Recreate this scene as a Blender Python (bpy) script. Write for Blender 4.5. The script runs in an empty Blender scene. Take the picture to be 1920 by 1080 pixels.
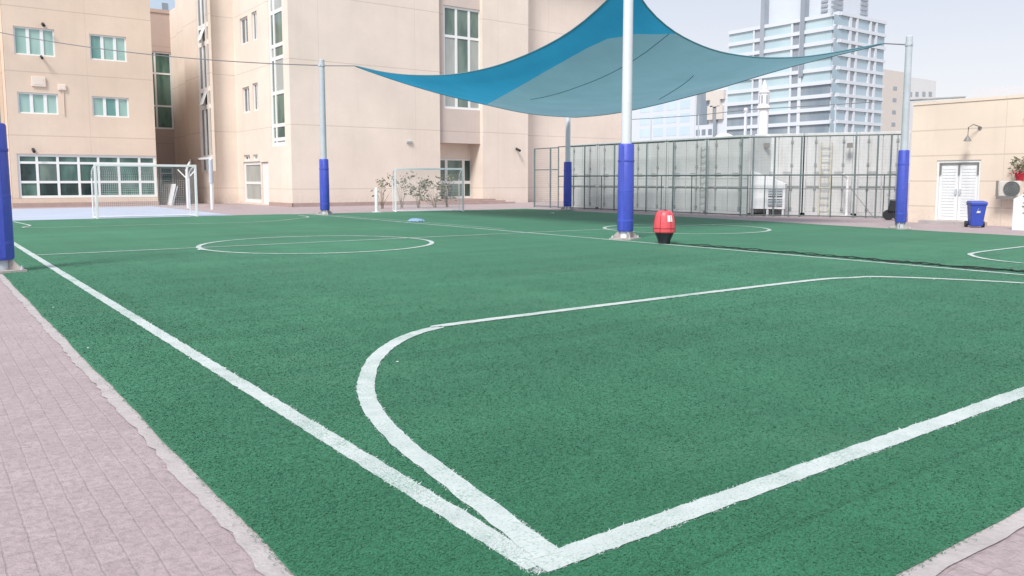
import bpy, math, random
import numpy as np
from mathutils import Vector, Matrix
random.seed(7); RNG = np.random.default_rng(7)
S = bpy.context.scene
COL = S.collection
R_ = math.radians

# ------------------------------------------------------------------ camera
CAMZ = 1.5
PSI = R_(36.4); PITCH = math.atan(152/1520); FPX = 1520.0; CX, CY = 960.0, 490.0
Fh = Vector((math.sin(PSI), math.cos(PSI), 0)); Rt = Vector((math.cos(PSI), -math.sin(PSI), 0))
F3 = Fh*math.cos(PITCH) + Vector((0, 0, -math.sin(PITCH)))
U3 = Fh*math.sin(PITCH) + Vector((0, 0, math.cos(PITCH)))
CAM = Vector((0, 0, CAMZ))
cam_d = bpy.data.cameras.new('camera'); cam = bpy.data.objects.new('camera', cam_d); COL.objects.link(cam)
cam.location = CAM; cam.rotation_euler = (math.pi/2-PITCH, 0, -PSI)
cam_d.sensor_width = 36; cam_d.lens = FPX/1920*36; cam_d.shift_y = -(540-CY)/1920
cam_d.clip_start = 0.05; cam_d.clip_end = 3000
S.camera = cam

# surveying helpers: a photo measurement becomes a point on a known plane of the place
def ray(px, py): return F3 + Rt*((px-CX)/FPX) + U3*((CY-py)/FPX)
def gp(px, py, z=0.0):
    d = ray(px, py); t = (z-CAMZ)/d.z; return CAM + d*t
def onX(px, py, X):
    d = ray(px, py); p = CAM + d*(X/d.x); return p.y, p.z
def onY(px, py, Y):
    d = ray(px, py); p = CAM + d*(Y/d.y); return p.x, p.z
def atD(px, py, D):
    d = ray(px, py); return CAM + d*(D/d.dot(Fh))
def zat(px, py, P):                       # height above a plan point seen at photo height py
    d = ray(px, py); D = (Vector((P[0], P[1], 0))).dot(Fh); return (CAM + d*(D/d.dot(Fh))).z

# ------------------------------------------------------------------ materials
def nt(name):
    m = bpy.data.materials.new(name); m.use_nodes = True
    t = m.node_tree; b = t.nodes['Principled BSDF']; return m, t, b
def N(t, kind, **kw):
    n = t.nodes.new(kind)
    for k, v in kw.items(): setattr(n, k, v)
    return n
def mixc(t, fac, a, b, mode='MIX'):
    n = N(t, 'ShaderNodeMix', data_type='RGBA', blend_type=mode)
    for sock, v in ((n.inputs[0], fac), (n.inputs[6], a), (n.inputs[7], b)):
        if hasattr(v, 'links') or hasattr(v, 'is_output'): t.links.new(v, sock)
        else: sock.default_value = v if not isinstance(v, tuple) else (*v[:3], 1)
    return n.outputs[2]
def mth(t, op, a, b=None, c=None):
    n = N(t, 'ShaderNodeMath', operation=op)
    for i, v in enumerate((a, b, c)):
        if v is None: continue
        if hasattr(v, 'is_output'): t.links.new(v, n.inputs[i])
        else: n.inputs[i].default_value = v
    return n.outputs[0]
def noise(t, vec, scale, detail=4, rough=.6):
    n = N(t, 'ShaderNodeTexNoise'); n.inputs['Scale'].default_value = scale
    n.inputs['Detail'].default_value = detail; n.inputs['Roughness'].default_value = rough
    t.links.new(vec, n.inputs['Vector']); return n.outputs['Fac']
def rng(t, v, a, b, c=0., d=1.):
    n = N(t, 'ShaderNodeMapRange'); t.links.new(v, n.inputs[0])
    for i, x in zip((1, 2, 3, 4), (a, b, c, d)): n.inputs[i].default_value = x
    return n.outputs[0]
def sc(c, k): return tuple(min(1, x*k) for x in c)
def pbr(name, col, rough=.6, var=.12, scale=3., bump=0., bscale=30., metal=0., spec=.5, dirt=0., dirtcol=(.2, .15, .1)):
    m, t, b = nt(name)
    g = N(t, 'ShaderNodeNewGeometry'); P = g.outputs['Position']
    n1 = noise(t, P, scale); n2 = noise(t, P, scale*9, 3)
    f = mth(t, 'ADD', mth(t, 'MULTIPLY', n1, .65), mth(t, 'MULTIPLY', n2, .35))
    c = mixc(t, rng(t, f, .3, .7), sc(col, 1-var), sc(col, 1+var))
    if dirt:
        mp = N(t, 'ShaderNodeMapping'); mp.inputs['Scale'].default_value = (1.6, 1.6, .16); t.links.new(P, mp.inputs[0])
        d = noise(t, mp.outputs[0], 1.7, 6, .7)
        c = mixc(t, rng(t, d, .5, .78, 0, dirt), c, dirtcol)
    t.links.new(c, b.inputs['Base Color'])
    b.inputs['Metallic'].default_value = metal; b.inputs['Specular IOR Level'].default_value = spec
    t.links.new(rng(t, n2, .2, .8, max(.02, rough-.08), min(1, rough+.08)), b.inputs['Roughness'])
    if bump:
        bn = N(t, 'ShaderNodeBump'); bn.inputs['Strength'].default_value = bump; bn.inputs['Distance'].default_value = .02
        t.links.new(noise(t, P, bscale, 5), bn.inputs['Height']); t.links.new(bn.outputs[0], b.inputs['Normal'])
    return m
def wallmat(name, col, z0=4.2, dz=3.5, vstep=5.2, v0=0.):
    m, t, b = nt(name)
    g = N(t, 'ShaderNodeNewGeometry'); P = g.outputs['Position']
    sp = N(t, 'ShaderNodeSeparateXYZ'); t.links.new(P, sp.inputs[0])
    n1 = noise(t, P, .35, 5); n2 = noise(t, P, 6, 4)
    mp = N(t, 'ShaderNodeMapping'); mp.inputs['Scale'].default_value = (1.3, 1.3, .12); t.links.new(P, mp.inputs[0])
    st = noise(t, mp.outputs[0], 1.4, 6, .65)
    c = mixc(t, rng(t, n1, .3, .7), sc(col, .90), sc(col, 1.05))
    c = mixc(t, rng(t, n2, .3, .7, 0, .25), c, sc(col, .9))
    c = mixc(t, rng(t, st, .52, .8, 0, .2), c, sc(col, .7))
    base = rng(t, sp.outputs[2], 0.0, .7, .5, 0.)
    c = mixc(t, mth(t, 'MULTIPLY', base, rng(t, n2, .3, .75)), c, sc((.45, .36, .31), 1))
    zz = mth(t, 'ABSOLUTE', mth(t, 'SUBTRACT', mth(t, 'FRACT', mth(t, 'DIVIDE', mth(t, 'SUBTRACT', sp.outputs[2], z0-dz*.5), dz)), .5))
    hz = mth(t, 'LESS_THAN', zz, .022/dz)
    xy = mth(t, 'ADD', mth(t, 'ADD', sp.outputs[0], sp.outputs[1]), v0)
    vv = mth(t, 'ABSOLUTE', mth(t, 'SUBTRACT', mth(t, 'FRACT', mth(t, 'DIVIDE', xy, vstep)), .5))
    vz = mth(t, 'MULTIPLY', mth(t, 'LESS_THAN', vv, .014/vstep), .6)
    j = mth(t, 'MAXIMUM', hz, vz)
    c = mixc(t, mth(t, 'MULTIPLY', j, .5), c, sc(col, .55))
    t.links.new(c, b.inputs['Base Color']); b.inputs['Roughness'].default_value = .88
    b.inputs['Specular IOR Level'].default_value = .25
    bn = N(t, 'ShaderNodeBump'); bn.inputs['Strength'].default_value = .25; bn.inputs['Distance'].default_value = .01
    t.links.new(mth(t, 'SUBTRACT', noise(t, P, 40, 4), mth(t, 'MULTIPLY', j, 2.)), bn.inputs['Height']); t.links.new(bn.outputs[0], b.inputs['Normal'])
    return m
def glassmat(name, col, col2, rough=.06, scale=.9, spec=.6):
    m, t, b = nt(name)
    g = N(t, 'ShaderNodeNewGeometry'); P = g.outputs['Position']
    mp = N(t, 'ShaderNodeMapping'); mp.inputs['Scale'].default_value = (1, 1, .35); t.links.new(P, mp.inputs[0])
    n = noise(t, mp.outputs[0], scale, 3)
    c = mixc(t, rng(t, n, .4, .6), col, col2)
    t.links.new(c, b.inputs['Base Color']); b.inputs['Roughness'].default_value = rough
    b.inputs['Specular IOR Level'].default_value = spec
    bn = N(t, 'ShaderNodeBump'); bn.inputs['Strength'].default_value = .06; bn.inputs['Distance'].default_value = .05
    t.links.new(noise(t, P, .8, 2), bn.inputs['Height']); t.links.new(bn.outputs[0], b.inputs['Normal'])
    return m
def turfmat(name, blade=False):
    m, t, b = nt(name)
    g = N(t, 'ShaderNodeNewGeometry'); P = g.outputs['Position']
    n1 = noise(t, P, .22, 5); n2 = noise(t, P, 1.6, 5); n3 = noise(t, P, 60, 4, .7)
    mp = N(t, 'ShaderNodeMapping'); mp.inputs['Scale'].default_value = (.9, .12, 1); t.links.new(P, mp.inputs[0])
    n4 = noise(t, mp.outputs[0], 1.3, 4)
    A, B = TURF_A, TURF_B
    c = mixc(t, rng(t, n1, .3, .7), A, B)
    mp2 = N(t, 'ShaderNodeMapping'); mp2.inputs['Scale'].default_value = (.10, 1.1, 1); mp2.inputs['Rotation'].default_value = (0, 0, .12); t.links.new(P, mp2.inputs[0])
    n5 = noise(t, mp2.outputs[0], 1.5, 5, .65)
    c = mixc(t, rng(t, n4, .35, .7, 0, .5), c, sc(A, .72))
    c = mixc(t, rng(t, n5, .42, .7, 0, .45), c, sc(B, 1.12))
    c = mixc(t, rng(t, n2, .4, .75, 0, .35), c, sc(A, .85))
    n6 = noise(t, P, .55, 6, .7)                      # worn, dusty patches
    c = mixc(t, rng(t, n6, .53, .72, 0, .3), c, (.12, .245, .16))
    sp = N(t, 'ShaderNodeSeparateXYZ'); t.links.new(P, sp.inputs[0])
    fx = mth(t, 'ABSOLUTE', mth(t, 'SUBTRACT', mth(t, 'FRACT', mth(t, 'DIVIDE', mth(t, 'ADD', sp.outputs[1], mth(t, 'MULTIPLY', n2, .05)), 4.05)), .5))
    c = mixc(t, mth(t, 'MULTIPLY', mth(t, 'LESS_THAN', fx, .0045), .35), c, sc(A, .5))
    stripe = mth(t, 'FLOOR', mth(t, 'DIVIDE', mth(t, 'ADD', sp.outputs[1], 2.02), 4.05))
    alt = mth(t, 'MULTIPLY', mth(t, 'ABSOLUTE', mth(t, 'MODULO', stripe, 2.)), .22)
    c = mixc(t, alt, c, sc(A, .8))
    if blade:
        c = mixc(t, rng(t, n3, .3, .7, 0, .22), c, sc(B, 1.3))
    else: c = mixc(t, rng(t, n3, .35, .65, 0, .25), c, sc(A, .88))
    t.links.new(c, b.inputs['Base Color']); b.inputs['Roughness'].default_value = .8
    b.inputs['Specular IOR Level'].default_value = .14
    b.inputs['Sheen Weight'].default_value = .09; b.inputs['Sheen Roughness'].default_value = .5
    if blade:
        vm = N(t, 'ShaderNodeVectorMath', operation='MULTIPLY_ADD'); t.links.new(g.outputs['Normal'], vm.inputs[0]); vm.inputs[1].default_value = (.12, .12, .12); vm.inputs[2].default_value = (0, 0, .8)
        vn = N(t, 'ShaderNodeVectorMath', operation='NORMALIZE'); t.links.new(vm.outputs[0], vn.inputs[0]); t.links.new(vn.outputs[0], b.inputs['Normal'])
    if not blade:
        bn = N(t, 'ShaderNodeBump'); bn.inputs['Strength'].default_value = .4; bn.inputs['Distance'].default_value = .02
        t.links.new(n3, bn.inputs['Height']); t.links.new(bn.outputs[0], b.inputs['Normal'])
    return m
TURF_A, TURF_B = (.034, .162, .084), (.050, .225, .122)
M = {}
M['turf'] = turfmat('turf'); M['blade'] = turfmat('turf_blade', True)
def linemat():
    m, t, b = nt('line_paint'); g = N(t, 'ShaderNodeNewGeometry'); P = g.outputs['Position']
    a_, b_, c_ = noise(t, P, .9, 6, .7), noise(t, P, 70, 3, .6), noise(t, P, 4, 5)
    c = mixc(t, rng(t, c_, .3, .7), (.42, .48, .46), (.56, .61, .59))
    wear = mth(t, 'ADD', mth(t, 'MULTIPLY', a_, .6), mth(t, 'MULTIPLY', b_, .5))
    c = mixc(t, rng(t, wear, .56, .70, 0, .75), c, (.10, .26, .17)); t.links.new(c, b.inputs['Base Color']); b.inputs['Roughness'].default_value = .9; b.inputs['Specular IOR Level'].default_value = .1
    return m
M['line'] = linemat()
M['line_blade'] = pbr('line_blade', (.52, .57, .56), .8, .1, 20, spec=.2)
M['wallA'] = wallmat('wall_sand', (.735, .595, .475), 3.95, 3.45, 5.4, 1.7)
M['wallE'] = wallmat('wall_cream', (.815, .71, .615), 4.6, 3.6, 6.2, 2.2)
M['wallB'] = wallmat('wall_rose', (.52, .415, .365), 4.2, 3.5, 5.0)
M['wallX'] = wallmat('wall_peach', (.81, .68, .565), 2.35, .88, 3.3, .5)
M['bay'] = wallmat('wall_bay_shaded', (.62, .53, .475), 4.6, 3.6, 30)  # darker copy of the cream wall: shade of the recess put into its colour
M['plinth'] = pbr('plinth', (.42, .31, .28), .85, .15, 2, .2)
M['white'] = pbr('white_paint', (.78, .79, .80), .45, .05, 2, dirt=.12)
M['frame'] = pbr('window_frame', (.80, .81, .80), .4, .03, 2)
M['gl_teal'] = glassmat('glass_teal', (.28, .45, .40), (.36, .53, .48), .1)
M['gl_teal2'] = glassmat('glass_teal_deep', (.13, .30, .27), (.22, .38, .35), .08)
M['gl_green'] = glassmat('glass_green', (.045, .105, .085), (.12, .22, .18), .05)
M['gl_dark'] = glassmat('glass_dark', (.012, .03, .03), (.05, .10, .09), .04)
M['gl_grey'] = glassmat('glass_grey', (.10, .15, .13), (.18, .25, .21), .08)
M['gl_slit'] = glassmat('glass_slit', (.10, .115, .125), (.2, .22, .23), .08)
M['gl_frost'] = glassmat('glass_frost', (.34, .37, .35), (.42, .45, .42), .3)
M['pad'] = pbr('pad_vinyl', (.060, .090, .50), .48, .16, 1.2, .35, 5, dirt=.35, dirtcol=(.14, .16, .46))
M['steel'] = pbr('galvanised', (.50, .54, .585), .5, .12, 2, metal=.0, dirt=.3, dirtcol=(.42, .42, .42))
M['polewhite'] = pbr('pole_white', (.70, .72, .76), .5, .06, 2, dirt=.5, dirtcol=(.45, .45, .46))
M['rust'] = pbr('base_steel', (.42, .38, .36), .7, .3, 9, .3, dirt=.4)
M['cable'] = pbr('cable', (.16, .17, .18), .5, .1, 4)
M['fence'] = pbr('fence_green', (.15, .195, .20), .55, .2, 3)
M['fence_dark'] = pbr('fence_dark', (.085, .12, .12), .55, .2, 3)
M['cont'] = pbr('container_white', (.53, .56, .55), .55, .09, .8, dirt=.35, dirtcol=(.33, .32, .31))
M['contw'] = pbr('container_pale', (.58, .59, .59), .55, .09, .8, dirt=.55, dirtcol=(.32, .30, .28))
M['lock'] = pbr('lock_rod', (.30, .32, .32), .5, .2, 4, dirt=.4)
M['ladder'] = pbr('ladder_paint', (.56, .54, .44), .55, .15, 4)
M['grille'] = pbr('grille', (.12, .13, .13), .6, .2, 8)
M['court'] = pbr('court_paint', (.42, .475, .585), .8, .08, .5, .1, dirt=.0)
M['concrete'] = pbr('concrete', (.43, .395, .385), .9, .18, 3, .5, 40)
M['black'] = pbr('black_plastic', (.018, .02, .026), .5, .2, 5)
M['red'] = pbr('red_vinyl', (.72, .095, .115), .4, .14, 4, .15, 8)
M['redd'] = pbr('red_vinyl_dark', (.42, .02, .04), .45, .15, 4)
M['bin'] = pbr('bin_blue', (.035, .075, .42), .45, .1, 3)
M['leaf'] = pbr('leaf', (.16, .15, .095), .6, .4, 12)
M['leaf2'] = pbr('leaf_pale', (.20, .21, .13), .6, .3, 12)
M['bark'] = pbr('bark', (.22, .17, .13), .8, .2, 12)
M['flower'] = pbr('flower', (.70, .06, .10), .6, .2, 20)
M['net'] = pbr('net_cord', (.72, .74, .75), .8, .05, 2)
M['darknet'] = pbr('dark_net', (.018, .03, .028), .9, .3, 10, .6, 60)
M['cloth'] = pbr('blue_cloth', (.24, .36, .52), .8, .15, 6)
M['tower_white'] = pbr('tower_white', (.62, .665, .72), .6, .04, .05)  # distance haze is put into these pale tower and skyline colours
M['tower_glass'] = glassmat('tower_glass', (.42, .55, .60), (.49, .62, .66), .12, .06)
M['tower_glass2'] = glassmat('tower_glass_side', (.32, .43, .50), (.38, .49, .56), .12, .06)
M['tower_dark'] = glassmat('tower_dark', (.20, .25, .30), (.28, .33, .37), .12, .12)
M['tower_slit'] = glassmat('tower_slit', (.27, .31, .36), (.33, .37, .42), .15, .1)
M['far_beige'] = pbr('far_beige', (.62, .58, .54), .8, .04, .05)
M['far_grey'] = pbr('far_grey', (.66, .67, .68), .8, .04, .05)
M['far_blue'] = glassmat('far_blue', (.50, .62, .74), (.56, .68, .80), .2, .04)
M['far_bluewhite'] = pbr('far_bluewhite', (.60, .65, .71), .6, .03, .05)
M['wallgrey'] = pbr('fitting_grey', (.22, .21, .20), .5, .1, 4)
M['acbody'] = pbr('ac_body', (.66, .62, .57), .5, .06, 4, dirt=.3)

def paver():
    m, t, b = nt('paver')
    g = N(t, 'ShaderNodeNewGeometry'); P = g.outputs['Position']
    mp = N(t, 'ShaderNodeMapping'); mp.inputs['Rotation'].default_value = (0, 0, R_(90)); t.links.new(P, mp.inputs[0])
    wob = noise(t, P, 5, 4)
    vm = N(t, 'ShaderNodeVectorMath', operation='ADD'); t.links.new(mp.outputs[0], vm.inputs[0])
    cb = N(t, 'ShaderNodeCombineXYZ'); t.links.new(mth(t, 'MULTIPLY', wob, .022), cb.inputs[0]); t.links.new(mth(t, 'MULTIPLY', wob, -.02), cb.inputs[1]); t.links.new(cb.outputs[0], vm.inputs[1])
    br = N(t, 'ShaderNodeTexBrick'); t.links.new(vm.outputs[0], br.inputs['Vector'])
    br.inputs['Color1'].default_value = (.385, .31, .32, 1); br.inputs['Color2'].default_value = (.445, .365, .375, 1)
    br.inputs['Mortar'].default_value = (.37, .305, .31, 1); br.inputs['Scale'].default_value = 1
    br.inputs['Brick Width'].default_value = .2; br.inputs['Row Height'].default_value = .1; br.inputs['Mortar Size'].default_value = .006
    br.inputs['Mortar Smooth'].default_value = .6
    n1 = noise(t, P, .6, 6); n2 = noise(t, P, 22, 6, .7)
    c = mixc(t, rng(t, n1, .35, .7, 0, .55), br.outputs['Color'], (.48, .41, .41))
    c = mixc(t, rng(t, n2, .42, .62, 0, .6), c, (.29, .245, .245))
    t.links.new(c, b.inputs['Base Color']); b.inputs['Roughness'].default_value = .92; b.inputs['Specular IOR Level'].default_value = .2
    bn = N(t, 'ShaderNodeBump'); bn.inputs['Strength'].default_value = .8; bn.inputs['Distance'].default_value = .02
    t.links.new(mth(t, 'SUBTRACT', n2, mth(t, 'MULTIPLY', br.outputs['Fac'], .12)), bn.inputs['Height']); t.links.new(bn.outputs[0], b.inputs['Normal'])
    return m
M['paver'] = paver()
M['sand'] = pbr('sand_ground', (.42, .36, .32), .95, .15, .1, .2)
def sailmat(name, col, tr):
    m, t, b = nt(name)
    g = N(t, 'ShaderNodeNewGeometry'); P = g.outputs['Position']
    n = noise(t, P, .5, 4); n2 = noise(t, P, 5, 3)
    c = mixc(t, rng(t, n, .3, .7), sc(col, .93), sc(col, 1.07))
    b.inputs['Roughness'].default_value = .8; b.inputs['Specular IOR Level'].default_value = .15
    t.links.new(c, b.inputs['Base Color'])
    tl = N(t, 'ShaderNodeBsdfTranslucent'); t.links.new(c, tl.inputs[0])
    mx = N(t, 'ShaderNodeMixShader'); mx.inputs[0].default_value = tr
    t.links.new(b.outputs[0], mx.inputs[1]); t.links.new(tl.outputs[0], mx.inputs[2])
    t.links.new(mx.outputs[0], t.nodes['Material Output'].inputs[0])
    bn = N(t, 'ShaderNodeBump'); bn.inputs['Strength'].default_value = .15; bn.inputs['Distance'].default_value = .05
    t.links.new(n2, bn.inputs['Height']); t.links.new(bn.outputs[0], b.inputs['Normal'])
    return m
M['sail_lit'] = sailmat('sail_lit', (.035, .29, .475), .6)  # one fabric in a sunlit and a shaded tone, painted as two colours
M['sail_shaded'] = sailmat('sail_shaded', (.215, .385, .455), .5)
M['sail_seam'] = pbr('sail_seam', (.10, .23, .29), .8, .1, 3)

# ------------------------------------------------------------------ object helpers
def tag(o, label=None, cat=None, group=None, kind=None):
    if label: o['label'] = label
    if cat: o['category'] = cat
    if group: o['group'] = group
    if kind: o['kind'] = kind
    return o
BASE = {}
def thing(name, label, cat, loc=(0, 0, 0), group=None):
    o = bpy.data.objects.new(name, None); COL.objects.link(o); o.location = loc; o.empty_display_size = .3
    BASE[o.name] = Vector(loc); return tag(o, label, cat, group)
class MB:
    def __init__(s): s.v = []; s.f = []; s.mi = []; s.cur = 0
    def add(s, vs, fs):
        k = len(s.v); s.v += [tuple(v) for v in vs]
        for f in fs: s.f.append(tuple(i+k for i in f)); s.mi.append(s.cur)
    def quad(s, a, b, c, d): s.add((a, b, c, d), ((0, 1, 2, 3),))
    def hexa(s, p):   # 8 points: bottom 4, top 4
        s.add(p, ((3, 2, 1, 0), (4, 5, 6, 7), (0, 1, 5, 4), (1, 2, 6, 5), (2, 3, 7, 6), (3, 0, 4, 7)))
    def box(s, x0, x1, y0, y1, z0, z1):
        s.hexa(((x0, y0, z0), (x1, y0, z0), (x1, y1, z0), (x0, y1, z0), (x0, y0, z1), (x1, y0, z1), (x1, y1, z1), (x0, y1, z1)))
    def pbox(s, P, a0, a1, z0, z1, d0, d1):
        s.hexa((P(a0, z0, d0), P(a1, z0, d0), P(a1, z0, d1), P(a0, z0, d1), P(a0, z1, d0), P(a1, z1, d0), P(a1, z1, d1), P(a0, z1, d1)))
    def prism(s, pts, z0, z1):
        n = len(pts); s.add([(x, y, z0) for x, y in pts]+[(x, y, z1) for x, y in pts],
              [tuple(range(n-1, -1, -1)), tuple(range(n, 2*n))]+[(i, (i+1) % n, n+(i+1) % n, n+i) for i in range(n)])
    def tube(s, pts, r, n=8, cap=True):
        pts = [Vector(p) for p in pts]; rs = r if isinstance(r, (list, tuple)) else [r]*len(pts)
        rings = []
        for i, p in enumerate(pts):
            d = (pts[min(i+1, len(pts)-1)]-pts[max(i-1, 0)]).normalized()
            up = Vector((0, 0, 1)) if abs(d.z) < .95 else Vector((1, 0, 0))
            a = d.cross(up).normalized(); b = d.cross(a)
            rings.append([p+(a*math.cos(2*math.pi*k/n)+b*math.sin(2*math.pi*k/n))*rs[i] for k in range(n)])
        fs = [(i*n+k, i*n+(k+1) % n, (i+1)*n+(k+1) % n, (i+1)*n+k) for i in range(len(pts)-1) for k in range(n)]
        if cap: fs += [tuple(range(n-1, -1, -1)), tuple(range((len(pts)-1)*n, len(pts)*n))]
        s.add([v for q in rings for v in q], fs)
    def bar(s, p0, p1, w, h=None):   # rectangular bar
        p0, p1 = Vector(p0), Vector(p1); h = h or w; d = (p1-p0).normalized()
        up = Vector((0, 0, 1)) if abs(d.z) < .95 else Vector((0, 1, 0))
        a = d.cross(up).normalized()*w/2; b = a.normalized().cross(d)*h/2
        s.hexa((p0-a-b, p0+a-b, p0+a+b, p0-a+b, p1-a-b, p1+a-b, p1+a+b, p1-a+b))
    def lathe(s, prof, c=(0, 0, 0), n=24, sx=1, sy=1):
        vs = []; 
        for r, z in prof:
            vs += [(c[0]+r*sx*math.cos(2*math.pi*k/n), c[1]+r*sy*math.sin(2*math.pi*k/n), c[2]+z) for k in range(n)]
        m = len(prof)
        s.add(vs, [(i*n+k, i*n+(k+1) % n, (i+1)*n+(k+1) % n, (i+1)*n+k) for i in range(m-1) for k in range(n)]+[tuple(range(n-1, -1, -1)), tuple(range((m-1)*n, m*n))])
    def build(s, name, mats, parent=None, smooth=False, bevel=0):
        me = bpy.data.meshes.new(name); off = BASE.get(parent.name, Vector()) if parent else Vector()
        me.from_pydata([(v[0]-off.x, v[1]-off.y, v[2]-off.z) for v in s.v], [], s.f)
        mats = mats if isinstance(mats, (list, tuple)) else [mats]
        for m in mats: me.materials.append(M[m] if isinstance(m, str) else m)
        if len(mats) > 1: me.polygons.foreach_set('material_index', s.mi)
        if smooth:
            me.polygons.foreach_set('use_smooth', [True]*len(me.polygons))
            try: me.set_sharp_from_angle(angle=R_(40))
            except Exception: pass
        me.update()
        o = bpy.data.objects.new(name, me); COL.objects.link(o)
        if parent: o.parent = parent
        BASE[o.name] = off
        if bevel:
            b = o.modifiers.new('bevel', 'BEVEL'); b.width = bevel; b.segments = 2; b.limit_method = 'ANGLE'
        return o
def copy_tree(o, parent=None):
    c = o.copy(); COL.objects.link(c); c.parent = parent
    for ch in list(o.children): copy_tree(ch, c)
    return c
def facade(mb, P, a0, a1, z0, z1, holes, depth=.18):
    As = sorted({a0, a1, *[h[0] for h in holes], *[h[1] for h in holes]}); Zs = sorted({z0, z1, *[h[2] for h in holes], *[h[3] for h in holes]})
    for i in range(len(As)-1):
        for k in range(len(Zs)-1):
            ca, cz = (As[i]+As[i+1])/2, (Zs[k]+Zs[k+1])/2
            if any(h[0] < ca < h[1] and h[2] < cz < h[3] for h in holes): continue
            mb.quad(P(As[i], Zs[k], 0), P(As[i+1], Zs[k], 0), P(As[i+1], Zs[k+1], 0), P(As[i], Zs[k+1], 0))
    for h in holes:
        for (b0, c0, b1, c1) in ((h[0], h[2], h[1], h[2]), (h[1], h[2], h[1], h[3]), (h[1], h[3], h[0], h[3]), (h[0], h[3], h[0], h[2])):
            mb.quad(P(b0, c0, 0), P(b1, c1, 0), P(b1, c1, depth), P(b0, c0, depth))
def window(parent, P, rect, cols, rows, gl, depth=.18, bar=.07, edge=.08, name='window', sill=True, missing=None):
    a0, a1, z0, z1 = rect
    f = MB()
    e = .004
    f.pbox(P, a0+e, a0+edge, z0+e, z1-e, depth-.10, depth-.01); f.pbox(P, a1-edge, a1-e, z0+e, z1-e, depth-.10, depth-.01)
    f.pbox(P, a0+edge, a1-edge, z0+e, z0+edge, depth-.10, depth-.01); f.pbox(P, a0+edge, a1-edge, z1-edge, z1-e, depth-.10, depth-.01)
    for c in cols: f.pbox(P, c-bar/2, c+bar/2, z0+edge, z1-edge, depth-.095, depth-.012)
    cs = [a0+edge]+sorted([x for c in cols for x in (c-bar/2, c+bar/2)])+[a1-edge]
    for r in rows:
        for i in range(0, len(cs), 2): f.pbox(P, cs[i], cs[i+1], r-bar/2, r+bar/2, depth-.09, depth-.014)
    fo = f.build(name, 'frame', parent)
    g = MB(); zs = [z0+edge]+sorted(rows)+[z1-edge]
    kinds = gl if isinstance(gl, (list, tuple)) else [gl]
    rnd = random.Random(int(abs(a0*100)))
    for i in range(0, len(cs), 2):
        for k in range(len(zs)-1):
            g.cur = rnd.randrange(len(kinds)) if len(kinds) > 1 else 0
            j = rnd.uniform(-.006, .006); j2 = rnd.uniform(-.006, .006)
            g.quad(P(cs[i], zs[k], depth-.05+j), P(cs[i+1], zs[k], depth-.05+j2), P(cs[i+1], zs[k+1], depth-.05+j2), P(cs[i], zs[k+1], depth-.05+j))
    g.build('pane', list(kinds), fo)
    return fo
def PY(Y): return lambda a, z, d: (a, Y+d, z)
def PX(X): return lambda a, z, d: (X+d, a, z)

# ------------------------------------------------------------------ ground sheets
XL, YB = 1.08, 1.5          # turf edges
g = MB(); g.quad((-900, -900, -.03), (900, -900, -.03), (900, 900, -.03), (-900, 900, -.03)); tag(g.build('ground', 'sand'), kind='structure')
g = MB(); g.quad((-45, -12, 0), (70, -12, 0), (70, 66, 0), (-45, 66, 0)); tag(g.build('pavement', 'paver'), kind='structure')
g = MB(); g.quad((-12, 34.6, .005), (11.1, 34.6, .005), (11.1, 49.8, .005), (-12, 49.8, .005)); tag(g.build('court', 'court'), kind='structure')
def wob(k, a): return a*(math.sin(k*2.3)+.6*math.sin(k*5.9+1)+.4*math.sin(k*13.7+2))/2
edge_left = [(XL+wob(y, .012), y) for y in np.linspace(YB, 35.2, 160)]
far = [(12.9, 35.0), (13.5, 34.4), (26.0, 34.0)]
right = [(25.6, 24), (24.75, 16.5), (24.1, 11.5), (23.8, 4), (23.8, YB)]
bot = [(x, YB+wob(x*1.3, .02)) for x in np.linspace(23, XL, 90)]
turf_poly = edge_left+far+right+bot
g = MB(); g.add([(x, y, .012) for x, y in turf_poly], [tuple(range(len(turf_poly)-1, -1, -1))]); tag(g.build('turf', 'turf'), kind='structure')
g = MB()
for (ya, yb) in zip(np.linspace(-3, 35, 400)[:-1], np.linspace(-3, 35, 400)[1:]):
    def lx(y): return XL-.085+wob(y*1.7+3, .014)+.01*math.sin(y*31)*math.sin(y*7)
    g.quad((lx(ya), ya, .006), (XL+.07, ya, .006), (XL+.07, yb, .006), (lx(yb), yb, .006))
for (xa, xb) in zip(np.linspace(XL, 24, 200)[:-1], np.linspace(XL, 24, 200)[1:]):
    def ly(x): return YB-.09+wob(x*1.7+1, .014)
    g.quad((xa, ly(xa), .008), (xb, ly(xb), .008), (xb, YB+.06, .008), (xa, YB+.06, .008))
tag(g.build('kerb', 'concrete'), kind='structure')

# pitch markings -------------------------------------------------------------
XA, XB, YE, YF, YC = 1.86, 14.05, 2.36, 34.5, 18.45
def smooth_poly(pts, n=12):
    out = []
    P = [pts[0]]+list(pts)+[pts[-1]]
    for i in range(1, len(P)-2):
        p0, p1, p2, p3 = [np.array(q) for q in P[i-1:i+3]]
        for k in range(n):
            t = k/n; out.append(tuple(.5*((2*p1)+(-p0+p2)*t+(2*p0-5*p1+4*p2-p3)*t*t+(-p0+3*p1-3*p2+p3)*t**3)))
    out.append(tuple(pts[-1])); return out
Dl = [(1.95, 2.40), (2.08, 3.4), (2.16, 4.0), (2.32, 4.65), (2.58, 5.3), (3.05, 6.06), (3.62, 6.66), (4.15, 6.95), (4.9, 7.05)]
dcorner = gp(1585, 524)
Dr = [(dcorner.x-1.0, 7.02), (dcorner.x+.15, dcorner.y), (dcorner.x+.7, 6.55), (dcorner.x+1.4, 5.4), (dcorner.x+1.9, 3.8), (dcorner.x+2.0, 2.4)]
Dnear = smooth_poly(Dl+Dr)
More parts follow.
